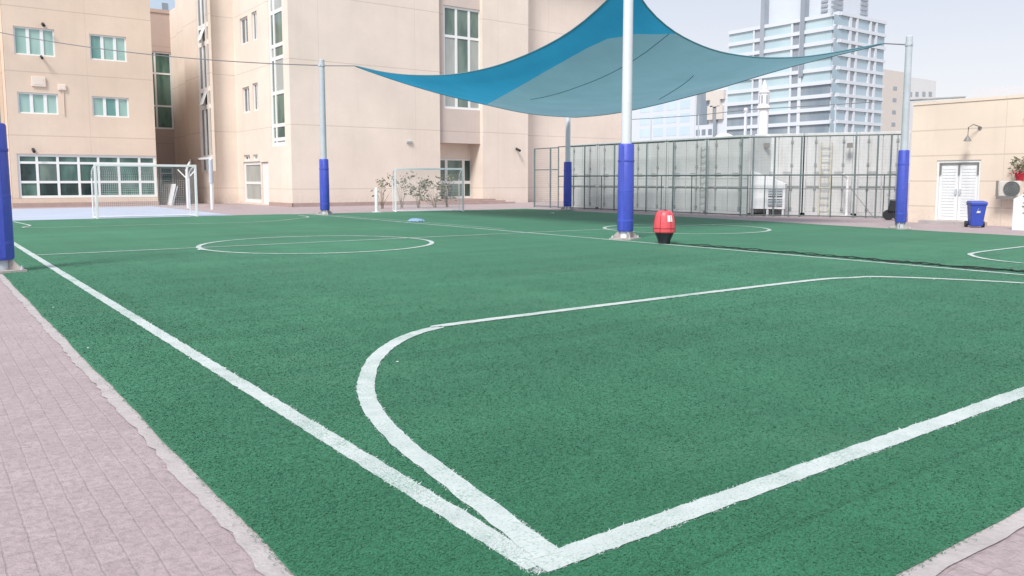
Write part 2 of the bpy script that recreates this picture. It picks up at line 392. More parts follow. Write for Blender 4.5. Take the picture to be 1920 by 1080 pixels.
def circle(cx, cy, r): return [(cx+r*math.cos(a), cy+r*math.sin(a)) for a in np.linspace(0, 2*math.pi, 73)]
c1a, c1b = gp(379, 460), gp(810, 456); c2a, c2b = gp(1135, 427), gp(1443, 432)
c1 = (c1a+c1b)/2; r1 = (c1a-c1b).length/2; c2 = (c2a+c2b)/2; r2 = (c2a-c2b).length/2
q = [gp(60, 428), gp(480, 417), gp(560, 410.5), gp(578, 407.5), gp(560, 404.5)]
Dfar = smooth_poly([(XA+1.0, 34.2), (XA+1.2, 31), (q[0].x, q[0].y), ((q[0].x+q[1].x)/2, (q[0].y+q[1].y)/2), (q[1].x, q[1].y), (q[2].x, q[2].y), (q[3].x, q[3].y), (q[4].x, q[4].y)])
dd = gp(1868, 490)
D2 = smooth_poly([(dd.x-.35, dd.y-3.2), (dd.x-.25, dd.y-1.2), (dd.x, dd.y), (dd.x+.7, dd.y+.75), (dd.x+1.6, dd.y+1.0), (dd.x+4.5, dd.y+1.05)])
LINES = [([(XA, YE), (XA, YF)], .115), ([(XB, YE), (XB, YF)], .10), ([(XA, YE), (XB, YE)], .13), ([(XA, YC+.15), (XB, YC-.1), (23.6, YC-.6)], .09),
         (Dnear, .125), (circle(c1.x, c1.y, r1), .11), (circle(c2.x, c2.y, r2), .11), (Dfar, .08), (D2, .10), ([(5.0, YF), (XB, YF)], .08),
         ([(15.3, 33.9), (24.5, 33.6)], .08), ([(XB+.42, 20), (XB+.42, 33.5)], .05)]
g = MB(); zl = .016
for pts, w in LINES:
    dense = []
    for a, b in zip(pts[:-1], pts[1:]):
        n = max(1, int(math.dist(a, b)/.06)); dense += [(a[0]+(b[0]-a[0])*k/n, a[1]+(b[1]-a[1])*k/n) for k in range(n)]
    dense.append(pts[-1]); vs = []; zl += .0006
    for i, p in enumerate(dense):
        a, b = dense[max(0, i-1)], dense[min(len(dense)-1, i+1)]; L = math.dist(a, b) or 1
        nx, ny = -(b[1]-a[1])/L, (b[0]-a[0])/L
        for s_ in (-1, 1):
            h = w/2+random.uniform(-.006, .006); vs.append((p[0]+s_*nx*h, p[1]+s_*ny*h, zl))
    g.add(vs, [(2*i, 2*i+1, 2*i+3, 2*i+2) for i in range(len(dense)-1)])
tag(g.build('pitch_marking', 'line'), kind='structure')

# turf fibres near the camera --------------------------------------------------
def fibres():
    n = 850000
    D = np.exp(RNG.uniform(math.log(2.2), math.log(19), n)); lat = RNG.uniform(-.76, .76, n)*D
    x = D*Fh.x+lat*Rt.x; y = D*Fh.y+lat*Rt.y
    keep = (x > XL+.01+RNG.normal(0, .02, n)) & (y > YB+RNG.normal(0, .015, n)) & (x < 23.5) & (RNG.uniform(0, 1, n) < np.clip((19-D)/11, 0, 1)); x, y, D = x[keep], y[keep], D[keep]; n = len(x)
    dist = np.full(n, 9.)
    for pts, w in LINES:
        for a, b in zip(pts[:-1], pts[1:]):
            ax, ay = a; bx, by = b; L2 = (bx-ax)**2+(by-ay)**2+1e-9
            t = np.clip(((x-ax)*(bx-ax)+(y-ay)*(by-ay))/L2, 0, 1)
            dist = np.minimum(dist, np.hypot(x-ax-t*(bx-ax), y-ay-t*(by-ay))-w/2)
    white = (dist+RNG.normal(0, .005, n) < 0) & (RNG.uniform(0, 1, n) < .84)
    ang = RNG.uniform(0, 2*math.pi, n); w = (.0016+.0005*D)*RNG.uniform(.7, 1.3, n); h = RNG.uniform(.0025, .0065, n)*(1+.5*white)
    lean = RNG.normal(0, .010, (n, 2)); lean[:, 0] += .004
    V = np.empty((n, 3, 3), np.float32); dx, dy = np.cos(ang)*w, np.sin(ang)*w
    V[:, 0] = np.stack([x-dx, y-dy, np.full(n, .013)], 1); V[:, 1] = np.stack([x+dx, y+dy, np.full(n, .013)], 1)
    V[:, 2] = np.stack([x+lean[:, 0], y+lean[:, 1], .013+h], 1)
    me = bpy.data.meshes.new('turf_fibre'); me.vertices.add(n*3); me.vertices.foreach_set('co', V.ravel())
    me.loops.add(n*3); me.loops.foreach_set('vertex_index', np.arange(n*3, dtype=np.int32))
    me.polygons.add(n); me.polygons.foreach_set('loop_start', np.arange(0, n*3, 3, dtype=np.int32))
    me.materials.append(M['blade']); me.materials.append(M['line_blade'])
    me.polygons.foreach_set('material_index', white.astype(np.int32)); me.update(calc_edges=True)
    o = bpy.data.objects.new('turf_fibre', me); COL.objects.link(o)
    tag(o, 'short green artificial grass fibres, white along the pitch lines, nearest the viewer', 'artificial grass', kind='stuff')
fibres()

# ------------------------------------------------------------------ left wing (A)
YA = 52.0; pA = PY(YA)
xa0 = onY(24, 380, YA)[0]; xa1 = onY(297, 384, YA)[0]; HA = 12.7
A = thing('school_building', 'sand coloured left school wing with teal windows above a wide green shopfront glazing', 'building', (xa0, YA, 0))
def rectY(x0, y0, x1, y1, Y):
    a0, zt = onY(x0, y0, Y); _, zb = onY(x0, y1, Y); a1, _ = onY(x1, y0, Y); return (a0, a1, zb, zt)
winA = [rectY(24, 48, 101, 101, YA), rectY(167, 63, 236, 111, YA), rectY(32, 172, 108, 212, YA), rectY(172, 180, 241, 218, YA)]
shop = rectY(31, 288, 292, 372, YA)
mb = MB(); facade(mb, pA, xa0, xa1, .25, HA, winA+[shop])
mb.box(xa0, xa1-.01, YA+.3, YA+11, 0, HA-.01)
mb.quad((xa1, YA, 0), (xa1, YA+11, 0), (xa1, YA+11, HA), (xa1, YA, HA)); mb.quad((xa0-.01, YA+.01, 0), (xa0-.01, YA+11, 0), (xa0-.01, YA+11, HA), (xa0-.01, YA+.01, HA))
mb.box(xa0-14, xa0-.02, YA+1.6, YA+11, 0, HA)
mb.build('wall', 'wallA', A)
mb = MB(); mb.box(xa0-.02, xa1+.02, YA-.03, YA+.28, 0, .249); mb.build('plinth', 'plinth', A)
mb = MB(); mb.box(xa0-.1, xa1+.1, YA-.1, YA+11, HA, HA+.2); mb.build('roof', 'wallA', A)
for i, w in enumerate(winA):
    d = (w[1]-w[0])/3
    window(A, pA, w, [w[0]+d*1.02, w[1]-d*.95], [], ['gl_teal', 'gl_teal', 'gl_teal2' if i in (1, 3) else 'gl_teal'], bar=.16)
cols = [onY(px, 330, YA)[0] for px in (71, 110, 149, 186, 224, 263)]
rows = [onY(31, 304.5, YA)[1], onY(31, 341.5, YA)[1]]
window(A, pA, shop, cols, rows, ['gl_green', 'gl_green', 'gl_dark', 'gl_grey'], bar=.13, edge=.14, name='shopfront')

# ------------------------------------------------------------------ shaded rear block (B, C)
YBk = 63.8; XC = 15.9; HB = 13.6
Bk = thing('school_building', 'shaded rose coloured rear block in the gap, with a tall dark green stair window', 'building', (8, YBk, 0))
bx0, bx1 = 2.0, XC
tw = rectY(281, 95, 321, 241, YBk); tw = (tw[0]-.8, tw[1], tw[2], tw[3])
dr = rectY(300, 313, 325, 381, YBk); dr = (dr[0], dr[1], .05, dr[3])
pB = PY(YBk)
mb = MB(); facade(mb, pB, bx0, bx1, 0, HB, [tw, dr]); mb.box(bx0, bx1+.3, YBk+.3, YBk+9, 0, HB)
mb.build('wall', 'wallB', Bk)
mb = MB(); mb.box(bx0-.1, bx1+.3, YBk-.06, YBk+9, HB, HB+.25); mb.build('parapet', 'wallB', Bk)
tz = [onY(291, y, YBk)[1] for y in (137, 198)]
window(Bk, pB, tw, [onY(292, 150, YBk)[0]], tz, ['gl_green'], bar=.12, edge=.12)
window(Bk, pB, dr, [], [2.0], 'gl_dark', name='door', edge=.1)

# ------------------------------------------------------------------ main school block
XD, YD, XE, YE2 = 15.4, 53.3, 17.15, 44.0; HE = 16.5
E = thing('school_building', 'cream main school block with tall glazed strips, a recessed entrance and blank wall', 'building', (XE, YE2, 0))
xbay0 = onY(825, 240, YE2)[0]; xbay1 = onY(905, 240, YE2)[0]; x990 = onY(990, 300, YE2)[0]
Y4 = YE2+1.1; xend = onY(1181, 240, Y4)[0]
zsof = onY(825, 267, YE2)[1]
pE = PY(YE2); pU = PX(XE); pD = PX(XD); pC = PX(XC); pD2 = PY(YD)
def rectX(x0, y0, x1, y1, X, ybot=None):   # left px is the far end
    aL, zt = onX(x0, y0, X); _, zb = onX(x0, y1, X); aR, _ = onX(x1, y0, X); return (aR, aL, zb, zt)
# u-face holes
wU = [rectX(449, 36, 464, 86, XE), rectX(471, 24, 481, 78, XE), rectX(454, 165, 467, 213, XE), rectX(473, 157, 483, 209, XE), rectX(457, 291, 468.5, 302, XE), rectX(474, 290, 483, 301, XE)]
dU = rectX(456, 304, 488, 379, XE); dU = (dU[0], dU[1], .12, dU[3]); dU2 = rectX(488.6, 304, 503, 380, XE); dU2 = (dU2[0], dU2[1]-.06, .10, dU2[3])
sU = rectX(499, -60, 526, 276, XE); sU = (sU[0], sU[1], sU[2], HE-1)
sD = rectX(364, -60, 385.5, 322, XD); sD = (sD[0], sD[1], sD[2], HE-1)
yDback = 58.4; ylast = YBk
wC = [rectX(341.5, 92, 349, 135, XC), rectX(344.5, 197, 352, 239, XC)]
mb = MB()
facade(mb, pU, YE2, YD, 0, HE, wU+[dU, dU2, sU]); facade(mb, pD, YD, yDback, 0, HE, [sD]); facade(mb, pC, yDback, ylast, 0, HB+.2, wC)
mb.quad((XD, YD, 0), (XE, YD, 0), (XE, YD, HE), (XD, YD, HE))
facade(mb, pE, XE, xbay0, 0, HE, []); facade(mb, pE, xbay1, x990, 0, HE, [])
mb.quad((x990, YE2, 0), (x990, Y4, 0), (x990, Y4, HE), (x990, YE2, HE))
facade(mb, PY(Y4), x990, xend, 0, HE, [])
mb.quad((xend, Y4, 0), (xend, Y4+9, 0), (xend, Y4+9, HE), (xend, Y4, HE))
for xx in (xbay0, xbay1): mb.quad((xx, YE2, 0), (xx, YE2+1.5, 0), (xx, YE2+1.5, HE), (xx, YE2, HE))
mb.box(XE+.3, xbay0-.02, YE2+.3, YD+6, 0, HE-.01); mb.box(xbay1+.02, xend-.02, Y4+.3, YD+6, 0, HE-.01); mb.box(xbay0, xbay1, YE2+2, YD+6, 0, HE-.01)
mb.box(XD+.3, XE+.25, YD+.3, YD+8, 0, HE-.01); mb.box(XC+.3, XC+3, yDback+.1, ylast+5, 0, HB)
mb.build('wall', 'wallE', E)
mb = MB(); mb.prism([(XD-.08, YD-.08), (XE-.08, YD-.08), (XE-.08, YE2-.08), (xend+.08, YE2-.08), (xend+.08, YD+8), (XD-.08, YD+8)], HE, HE+.25); mb.build('roof', 'wallE', E)
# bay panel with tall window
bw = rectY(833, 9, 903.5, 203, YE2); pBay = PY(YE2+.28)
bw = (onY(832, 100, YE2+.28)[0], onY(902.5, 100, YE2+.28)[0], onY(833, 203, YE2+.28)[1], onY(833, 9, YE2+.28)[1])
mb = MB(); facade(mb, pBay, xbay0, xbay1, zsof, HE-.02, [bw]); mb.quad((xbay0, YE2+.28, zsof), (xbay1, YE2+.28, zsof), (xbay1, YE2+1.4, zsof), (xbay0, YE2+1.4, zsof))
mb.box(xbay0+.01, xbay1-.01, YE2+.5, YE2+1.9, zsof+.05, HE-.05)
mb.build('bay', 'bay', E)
bc = [onY(px, 100, YE2+.28)[0] for px in (857, 881)]
window(E, pBay, bw, bc, [onY(833, 66, YE2+.28)[1]], ['gl_grey', 'gl_grey', 'gl_frost'], bar=.16, edge=.14)
# entrance
pP = PY(YE2+1.4)
ent = (xbay0+.02, onY(886, 330, YE2+1.4)[0], .32, onY(850, 297, YE2+1.4)[1])
mb = MB(); facade(mb, pP, xbay0, xbay1, 0, zsof, [ent]); mb.build('entrance_wall', 'wallE', E)
ew = ent[1]-ent[0]
window(E, pP, ent, [ent[0]+ew*.40, ent[0]+ew*.80], [ent[2]+(ent[3]-ent[2])*.40], ['gl_grey', 'gl_dark'], bar=.2, edge=.13, name='entrance_door')
mb = MB()
for k in range(3): mb.box(xbay0-1.6-.0*k, xbay1+1.6-.5*k, YE2-1.4+.4*k, YE2+(-.02 if k < 2 else -.02), .1*k, .1*(k+1)-.001)
mb.box(xbay0+.01, xbay1-.01, YE2-.019, YE2+1.38, 0, .298); mb.build('step', 'plinth', E)
mb = MB(); mb.box(XE-.04, xbay0-1.65, YE2-.05, YE2-.003, 0, .22); mb.box(XE-.05, XE-.003, YE2-.05, dU2[0]-.05, 0, .22); mb.build('plinth', 'plinth', E)
for i, w in enumerate(wU):
    window(E, pU, w, [(w[0]+w[1])/2], [], 'gl_slit', bar=.1, edge=.1, depth=.2)
dm = window(E, pU, dU, [], [onX(456, 343, XE)[1]], 'gl_frost', bar=.16, edge=.2, name='door')
mb = MB(); mb.pbox(pU, dU2[0]+.03, dU2[1]-.03, dU2[2], dU2[3]-.03, .09, .13); mb.build('door_leaf', 'frame', E)
rowsU = [onX(512, y, XE)[1] for y in (22, 86, 110, 175, 236, 262)]
ymid = onX(513, 150, XE)[0]
window(E, pU, sU, [ymid], rowsU, ['gl_grey', 'gl_frost', 'gl_grey'], bar=.2, edge=.22)
rowsD = [onX(374, y, XD)[1] for y in (51, 84, 171, 203, 296)]
sd3 = (sD[1]-sD[0])/3
window(E, pD, sD, [sD[0]+sd3, sD[0]+2*sd3], rowsD, ['gl_dark', 'gl_slit'], bar=.28, edge=.1)
for ya_, yb_ in ((52, 82), (172, 202)):   # open hopper panes
    z1 = onX(374, ya_, XD)[1]; z0 = onX(374, yb_, XD)[1]; a0, a1 = sD[0]+sd3*1.2, sD[0]+2.0*sd3
    mb = MB(); mb.hexa([(XD+.1, a0, z1-.05), (XD+.1, a1, z1-.05), (XD-.22, a1, z0+.1), (XD-.22, a0, z0+.1), (XD+.14, a0, z1-.03), (XD+.14, a1, z1-.03), (XD-.18, a1, z0+.12), (XD-.18, a0, z0+.12)])
    mb.build('open_pane', 'frame', E)
for w in wC: window(E, pC, w, [], [], 'gl_dark', edge=.06)

# small fittings on the school walls
def small_camera(px, py, P, onf, val, label, r=.11):
    a, z = onf(px, py, val); p = P(a, z, 0); n = Vector(P(0, 0, -1))-Vector(P(0, 0, 0))
    t = thing('security_camera', label, 'camera', p)
    b = MB(); b.tube([Vector(p)+n*.003, Vector(p)+n*.06], r*.8, 12); b.build('mount', 'wallgrey', t)
    b = MB(); b.tube([Vector(p)+n*.06, Vector(p)+n*.2-Vector((0, 0, .06))], r*.55, 10); b.tube([Vector(p)+n*.2-Vector((0, 0, .06)), Vector(p)+n*.42-Vector((0, 0, .14))], r*.75, 10); b.build('camera_body', 'black', t)
small_camera(62, 280, pA, onY, YA, 'small dark camera above the green shopfront of the left wing')
small_camera(968, 279, pE, onY, YE2, 'small dark camera alone on the cream wall right of the entrance')
small_camera(80, 45, pA, onY, YA, 'small dark camera above the top left teal window')
small_camera(77, 106, pA, onY, YA, 'small dark camera just under the top left teal window', .09)
a, z = onY(767, 266, YE2)
t = thing('wall_light', 'small pale bulkhead light on the blank cream wall', 'light', (a, YE2, z))
b = MB(); b.box(a-.2, a+.2, YE2-.1, YE2-.002, z-.07, z+.07); b.build('housing', 'steel', t, bevel=.02)
b = MB(); b.box(a-.16, a+.16, YE2-.13, YE2-.101, z-.05, z+.05); b.build('lens', 'gl_frost', t)
for px, py, s_, lab in ((72, 153, .34, 'square white cover plate on the left wing between the left windows'), (116, 164, .2, 'smaller white box with a pipe below, right of the square cover plate')):
    a, z = onY(px, py, YA); t = thing('wall_box', lab, 'box', (a, YA, z))
    b = MB(); b.box(a-s_, a+s_, YA-.1, YA-.002, z-s_*.8, z+s_*.8); b.build('cover', 'wallE', t, bevel=.02)
    b = MB(); b.box(a-s_*.7, a+s_*.7, YA-.112, YA-.101, z-s_*.5, z+s_*.5); b.build('lid', 'wallE', t)
    if s_ < .3:
        b = MB(); b.tube([(a+.05, YA-.04, z-.16), (a+.05, YA-.04, z-1.55)], .025, 6); b.build('pipe', 'wallA', t)

# ------------------------------------------------------------------ canopy frame and board by the gap
p1 = gp(398, 393); p2 = gp(353, 390.5)
cz = zat(396, 298, p1)
t = thing('canopy', 'white steel canopy frame with two posts standing by the gap between the wings', 'canopy', ((p1.x+p2.x)/2, (p1.y+p2.y)/2, 0))
cz2 = zat(352, 318, p2)
for p, z_ in ((p1, cz), (p2, cz2)):
    b = MB(); b.tube([(p.x, p.y, 0), (p.x, p.y, z_)], .075, 10); b.build('post', 'white', t)
w1 = onX(370, 298, XD-.02); w2_ = onX(367, 299, XD-.02)
b = MB(); b.bar((p1.x, p1.y, cz+.05), (XD-.02, w1[0], w1[1]), .09, .11); b.bar((p2.x, p2.y, cz2+.04), (XD-.02, w2_[0]+1.2, w2_[1]), .09, .11); b.build('beam', 'white', t)
b = MB()
for s_ in (-1, 1): b.bar((p2.x, p2.y, cz2-.5), (p2.x+.4*s_, p2.y-.25*s_, cz2), .05)
b.build('brace', 'white', t)
b = MB(); b.tube([(p1.x, p1.y, cz*.52), (p1.x, p1.y, cz-.05)], .105, 10); b.build('sleeve', 'steel', t)
bp = gp(318, 385.5); t = thing('notice_board', 'blank white board leaning at the corner of the left wing', 'board', bp)
pl, pr = gp(299, 380), gp(320, 386); zt = zat(300, 344, pl)
dx = Vector((pr.x-pl.x, pr.y-pl.y, 0)); nn = Vector((-dx.y, dx.x, 0)).normalized()
b = MB(); b.hexa([pl+Vector((0, 0, .02)), pr+Vector((0, 0, .02)), pr+nn*.05+Vector((0, 0, .02)), pl+nn*.05+Vector((0, 0, .02)), pl+nn*.3+Vector((0, 0, zt)), pr+nn*.3+Vector((0, 0, zt)), pr+nn*.35+Vector((0, 0, zt)), pl+nn*.35+Vector((0, 0, zt))]); b.build('panel', 'white', t)
for v in (pr, pl):
    b = MB(); b.bar(v+nn*.1, v+nn*.42+Vector((0, 0, zt*.9)), .05); b.build('leg', 'steel', t)

# ------------------------------------------------------------------ goals
def make_goal(w, h, d, label):
    t = thing('goal', label, 'goal', (0, 0, 0), 'five a side goals')
    for s_ in (0, w): 
        b = MB(); b.box(s_-.045, s_+.045, -.045, .045, 0, h+.045); b.build('post', 'white', t, bevel=.01)
    b = MB(); b.box(.046, w-.046, -.045, .045, h-.045, h+.045); b.build('crossbar', 'white', t, bevel=.01)
    for s_ in (0, w):
        b = MB(); b.tube([(s_, .046, h-.02), (s_, d*.55, h-.1), (s_, d*.85, h-.22), (s_, d, h-.5), (s_, d, .03)], .026, 8); b.tube([(s_, .046, .03), (s_, d-.03, .03)], .026, 8); b.build('side_frame', 'white', t, smooth=True)
    b = MB(); b.tube([(.03, d, .03), (w-.03, d, .03)], .026, 8); b.build('back_bar', 'white', t)
    n = MB(); sp = .075; wd = .0034
    prof = [(.05, h-.03), (d*.55, h-.12), (d*.85, h-.24), (d, h-.52), (d+.02, .05)]
    L = [0]
    for p, q_ in zip(prof[:-1], prof[1:]): L.append(L[-1]+math.dist(p, q_))
    def at(s_):
        for i in range(len(prof)-1):
            if s_ <= L[i+1]+1e-6:
                k = (s_-L[i])/(L[i+1]-L[i]); return (prof[i][0]+(prof[i+1][0]-prof[i][0])*k, prof[i][1]+(prof[i+1][1]-prof[i][1])*k)
        return prof[-1]
    x = 0
    while x <= w:
        for i in range(len(prof)-1):
            (ya, za), (yb, zb) = prof[i], prof[i+1]; n.quad((x-wd, ya, za), (x+wd, ya, za), (x+wd, yb, zb), (x-wd, yb, zb))
        x += sp
    s_ = 0
    while s_ <= L[-1]:
        y, z = at(s_); y2, z2 = at(min(L[-1], s_+wd*2)); sag = .02*math.sin(s_*7)
        n.quad((0, y, z), (w, y, z), (w, y2, z2-.0001), (0, y2, z2-.0001)); s_ += sp
    for sx in (0, w):   # side nets
        z = .1
        while z < h-.05:
            ye = d if z < h-.5 else d*.55+(h-z)*.7; n.quad((sx, .05, z), (sx, min(d, ye), z), (sx, min(d, ye), z+wd*2), (sx, .05, z+wd*2)); z += sp
        y = .1
        while y < d:
            zt = h-.03-.09*y/(d*.55) if y < d*.55 else h-.12-.4*((y-d*.55)/(d*.45))**1.5; n.quad((sx, y, .03), (sx, y+wd*2, .03), (sx, y+wd*2, zt), (sx, y, zt)); y += sp
    n.build('net', 'net', t)
    return t
ga, gb = gp(183, 411), gp(369.5, 406.5)
wg = math.dist((ga.x, ga.y), (gb.x, gb.y)); hg = zat(183, 310, ga)
goal = make_goal(wg, hg, 1.15, 'white left goal with net standing before the green shopfront')
goal.location = (ga.x, ga.y, .012); goal.rotation_euler.z = math.atan2(gb.y-ga.y, gb.x-ga.x)
g2a, g2b = gp(742, 398.3), gp(868.5, 397)
goal2 = copy_tree(goal); goal2['label'] = 'white far goal in front of the shrub and the entrance'
goal2.location = (g2a.x, g2a.y, .012); goal2.rotation_euler.z = math.atan2(g2b.y-g2a.y, g2b.x-g2a.x)
w2 = math.dist((g2a.x, g2a.y), (g2b.x, g2b.y)); goal2.scale = (w2/wg, w2/wg*.97, zat(742, 317, g2a)/hg)

# ------------------------------------------------------------------ shade poles
def make_pole(label, H, mat_='steel'):
    t = thing('shade_pole', label, 'pole', (0, 0, 0), 'padded shade sail poles')
    b = MB(); b.lathe([(.135, .03), (.13, 2.3), (.12, H-.02), (.10, H)], n=20); b.build('post', mat_, t, smooth=True)
    b = MB(); b.lathe([(.19, .20), (.205, .23), (.205, 1.2), (.195, 2.37), (.175, 2.40)], n=28); pd_ = b.build('pad', 'pad', t, smooth=True)
    b = MB(); b.box(-.207, -.197, -.03, .03, .24, 2.34)
    for z in (.45, 1.2, 1.95): b.lathe([(.2035, z), (.208, z+.005), (.208, z+.045), (.2035, z+.05)], n=28)
    b.build('strap', 'pad', pd_, smooth=True)
    b = MB(); b.box(-.30, .30, -.30, .30, 0, .035)
    for k in range(4):
        a = k*math.pi/2+math.pi/4; c, s_ = math.cos(a), math.sin(a); px_, py_ = -s_*.012, c*.012
        b.hexa([(c*.14+px_, s_*.14+py_, .036), (c*.36+px_, s_*.36+py_, .036), (c*.36-px_, s_*.36-py_, .036), (c*.14-px_, s_*.14-py_, .036), (c*.14+px_, s_*.14+py_, .21), (c*.20+px_, s_*.20+py_, .19), (c*.20-px_, s_*.20-py_, .19), (c*.14-px_, s_*.14-py_, .21)])
    b.build('base_plate', 'rust', t)
    for sx in (-.24, .24):
        for sy in (-.24, .24):
            b = MB(); b.lathe([(.028, .036), (.028, .07), (.014, .071), (.014, .10)], (sx, sy, 0), 6); b.build('bolt', 'steel', t)
    b = MB(); b.tube([(-.17, 0, H-.25), (.17, 0, H-.25)], .018, 6); b.tube([(0, -.17, H-.25), (0, .17, H-.25)], .018, 6); b.lathe([(.137, H-.3), (.142, H-.3), (.142, H-.2), (.137, H-.2)], n=20); b.build('bracket', 'steel', t)
    return t
P1 = gp(1172, 449); P2 = gp(609.5, 403); P3 = gp(1688, 430); P4 = gp(1064, 394.5); P5 = gp(2, 511)
pole_specs = [(P1, 6.95, 'front padded pole whose tall white post crosses the blue sail'), (P2, zat(612, 112, P2), 'padded pole at the left tip of the sail, before the blank cream wall'),
              (P3, zat(1695, 68, P3), 'padded pole at the right tip of the sail, beside the white doors'), (P4, 5.3, 'farthest and smallest padded pole, before the fence gate'),
              (P5, 6.8, 'padded pole at the left edge of the photo, cut by the frame')]
for i, (p, H, lab) in enumerate(pole_specs):
    o = make_pole(lab, H, 'polewhite' if i in (0, 3) else 'steel')
    o.location = (p.x, p.y, .012); o.rotation_euler.z = .35*i+R_(20); o.scale = (.8, .8, 1) if i == 2 else (1, 1, 1)

# ------------------------------------------------------------------ shade sail
Lpx = [(1178, -38), (1139, 0), (1092, 47), (1023, 88), (941, 122), (881, 136), (832, 142), (760, 141), (715, 135), (665, 123)]
Rpx = [(1182, -38), (1196, 0), (1255, 57), (1300, 80), (1334, 94), (1362, 101), (1425, 109), (1500, 108), (1550, 101), (1590, 94), (1657, 81)]
F1px = [(665, 124), (715, 142), (760, 157), (832, 178), (905, 195), (971, 210), (1020, 217), (1080, 220)]
F2px = [(1657, 82), (1575, 102), (1500, 120), (1407, 147), (1350, 166), (1304, 178), (1230, 197), (1165, 211), (1120, 217), (1080, 220)]
def inset(a, b, k): return (a[0]+(b[0]-a[0])*k, a[1]+(b[1]-a[1])*k)
ctr = ((P1.x+P4.x)/2, (P1.y+P4.y)/2)
C1, C2, C3, C4 = inset(P1, ctr, .02), inset(P2, ctr, .09), inset(P3, ctr, .05), inset(P4, ctr, .02)
def edge3(px, a, b, bow):
    """photo outline -> space curve above the chord a-b in plan, bowed inwards"""
    out = []; A2, B2 = Vector((*a, 0)), Vector((*b, 0)); n = len(px)
    for i, (x, y) in enumerate(px):
        d = ray(x, y)
        ch = B2-A2; den = d.x*ch.y-d.y*ch.x
        tt = (A2.x*ch.y-A2.y*ch.x)/den; s_ = (Vector((d.x*tt, d.y*tt, 0))-A2).dot(ch)/ch.length_squared
        s_ = min(1, max(0, s_)); tt *= 1+bow*4*s_*(1-s_); out.append((s_, CAM+d*tt))
    out[0] = (0., out[0][1]); out[-1] = (1., out[-1][1]); return out
def samp(e, s_):
    for (s0, p), (s1, q_) in zip(e[:-1], e[1:]):
        if s0 <= s_ <= s1 and s1 > s0: return p.lerp(q_, (s_-s0)/(s1-s0))
    return e[-1][1]
def smooth_edge(e, n=33):
    pts = [samp(e, k/(n-1)) for k in range(n)]
    for _ in range(3): pts = [pts[0]]+[(pts[i-1]+pts[i]*2+pts[i+1])/4 for i in range(1, n-1)]+[pts[-1]]
    return pts
eL = smooth_edge(edge3(Lpx, C1, C2, .05)); eR = smooth_edge(edge3(Rpx, C1, C3, .05)); eF1 = smooth_edge(edge3(F1px, C2, C4, -.02)); eF2 = smooth_edge(edge3(F2px, C3, C4, -.02))
c00 = (eL[0]+eR[0])/2; c10 = (eL[-1]+eF1[0])/2; c01 = (eR[-1]+eF2[0])/2; c11 = (eF1[-1]+eF2[-1])/2
eL[0] = eR[0] = c00; eL[-1] = eF1[0] = c10; eR[-1] = eF2[0] = c01; eF1[-1] = eF2[-1] = c11
def lin(e, s_):
    k = s_*32; i = min(31, int(k)); return e[i].lerp(e[i+1], k-i)
def coons(s_, t_):
    return (lin(eL, s_)*(1-t_)+lin(eF2, s_)*t_) + (lin(eR, t_)*(1-s_)+lin(eF1, t_)*s_) - (c00*(1-s_)*(1-t_)+c10*s_*(1-t_)+c01*(1-s_)*t_+c11*s_*t_)
def proj(p):
    v = p-CAM; z = v.dot(F3); return CX+FPX*v.dot(Rt)/z, CY-FPX*v.dot(U3)/z
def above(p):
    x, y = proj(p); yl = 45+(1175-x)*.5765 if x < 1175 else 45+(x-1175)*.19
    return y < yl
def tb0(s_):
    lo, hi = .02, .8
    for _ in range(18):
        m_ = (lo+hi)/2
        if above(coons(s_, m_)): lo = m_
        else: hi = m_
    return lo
TB = [tb0(k/24) for k in range(25)]  # line where the sail's painted sunlit tone meets its shaded tone
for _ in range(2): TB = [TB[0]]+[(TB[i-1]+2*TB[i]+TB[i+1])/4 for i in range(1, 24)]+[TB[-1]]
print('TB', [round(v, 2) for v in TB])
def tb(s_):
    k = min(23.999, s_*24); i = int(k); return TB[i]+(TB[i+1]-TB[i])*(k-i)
sail = thing('shade_sail', 'large turquoise shade sail coloured brighter along its sunlit left edge', 'shade sail', (c00.x, c00.y, c00.z))
def panel(lo, hi, n=48, m=24):
    b = MB(); vs = []
    for i in range(n+1):
        s_ = i/n
        for k in range(m+1):
            t_ = lo(s_)+(hi(s_)-lo(s_))*k/m; vs.append(coons(s_, t_))
    b.add(vs, [(i*(m+1)+k, i*(m+1)+k+1, (i+1)*(m+1)+k+1, (i+1)*(m+1)+k) for i in range(n) for k in range(m)]); return b
bp_ = panel(lambda s: 0., tb).build('lit_area', 'sail_lit', sail, smooth=True); tag(bp_, 'left part of the sail, coloured bright blue as sunlit')
gp_ = panel(tb, lambda s: 1.).build('shaded_area', 'sail_shaded', sail, smooth=True); tag(gp_, 'larger part of the sail, coloured duller grey blue as shaded')
GRID = [(i/70, k/70, proj(coons(i/70, k/70))) for i in range(71) for k in range(71)]
def st_of(px, py):
    b_ = sorted(GRID, key=lambda g_: (g_[2][0]-px)**2+(g_[2][1]-py)**2)[:6]; w_ = [1/(1+(g_[2][0]-px)**2+(g_[2][1]-py)**2) for g_ in b_]
    return sum(g_[0]*k for g_, k in zip(b_, w_))/sum(w_), sum(g_[1]*k for g_, k in zip(b_, w_))/sum(w_)
for course in (((1254, 62), (1215, 95), (1165, 127), (1080, 163), (996, 186)), ((1300, 140), (1268, 166), (1235, 186))):
    k_ = [st_of(*c) for c in course]; k_ = smooth_poly(k_, 8)
    b = MB(); b.tube([coons(*q_)-Vector((0, 0, .012)) for q_ in k_], .010, 5); b.build('seam', 'sail_seam', gp_)
b = MB()
for e in (eL, eF1, eF2[::-1], eR): b.tube(e, .022, 6)
b.build('edge_hem', 'sail_seam', sail, smooth=True)
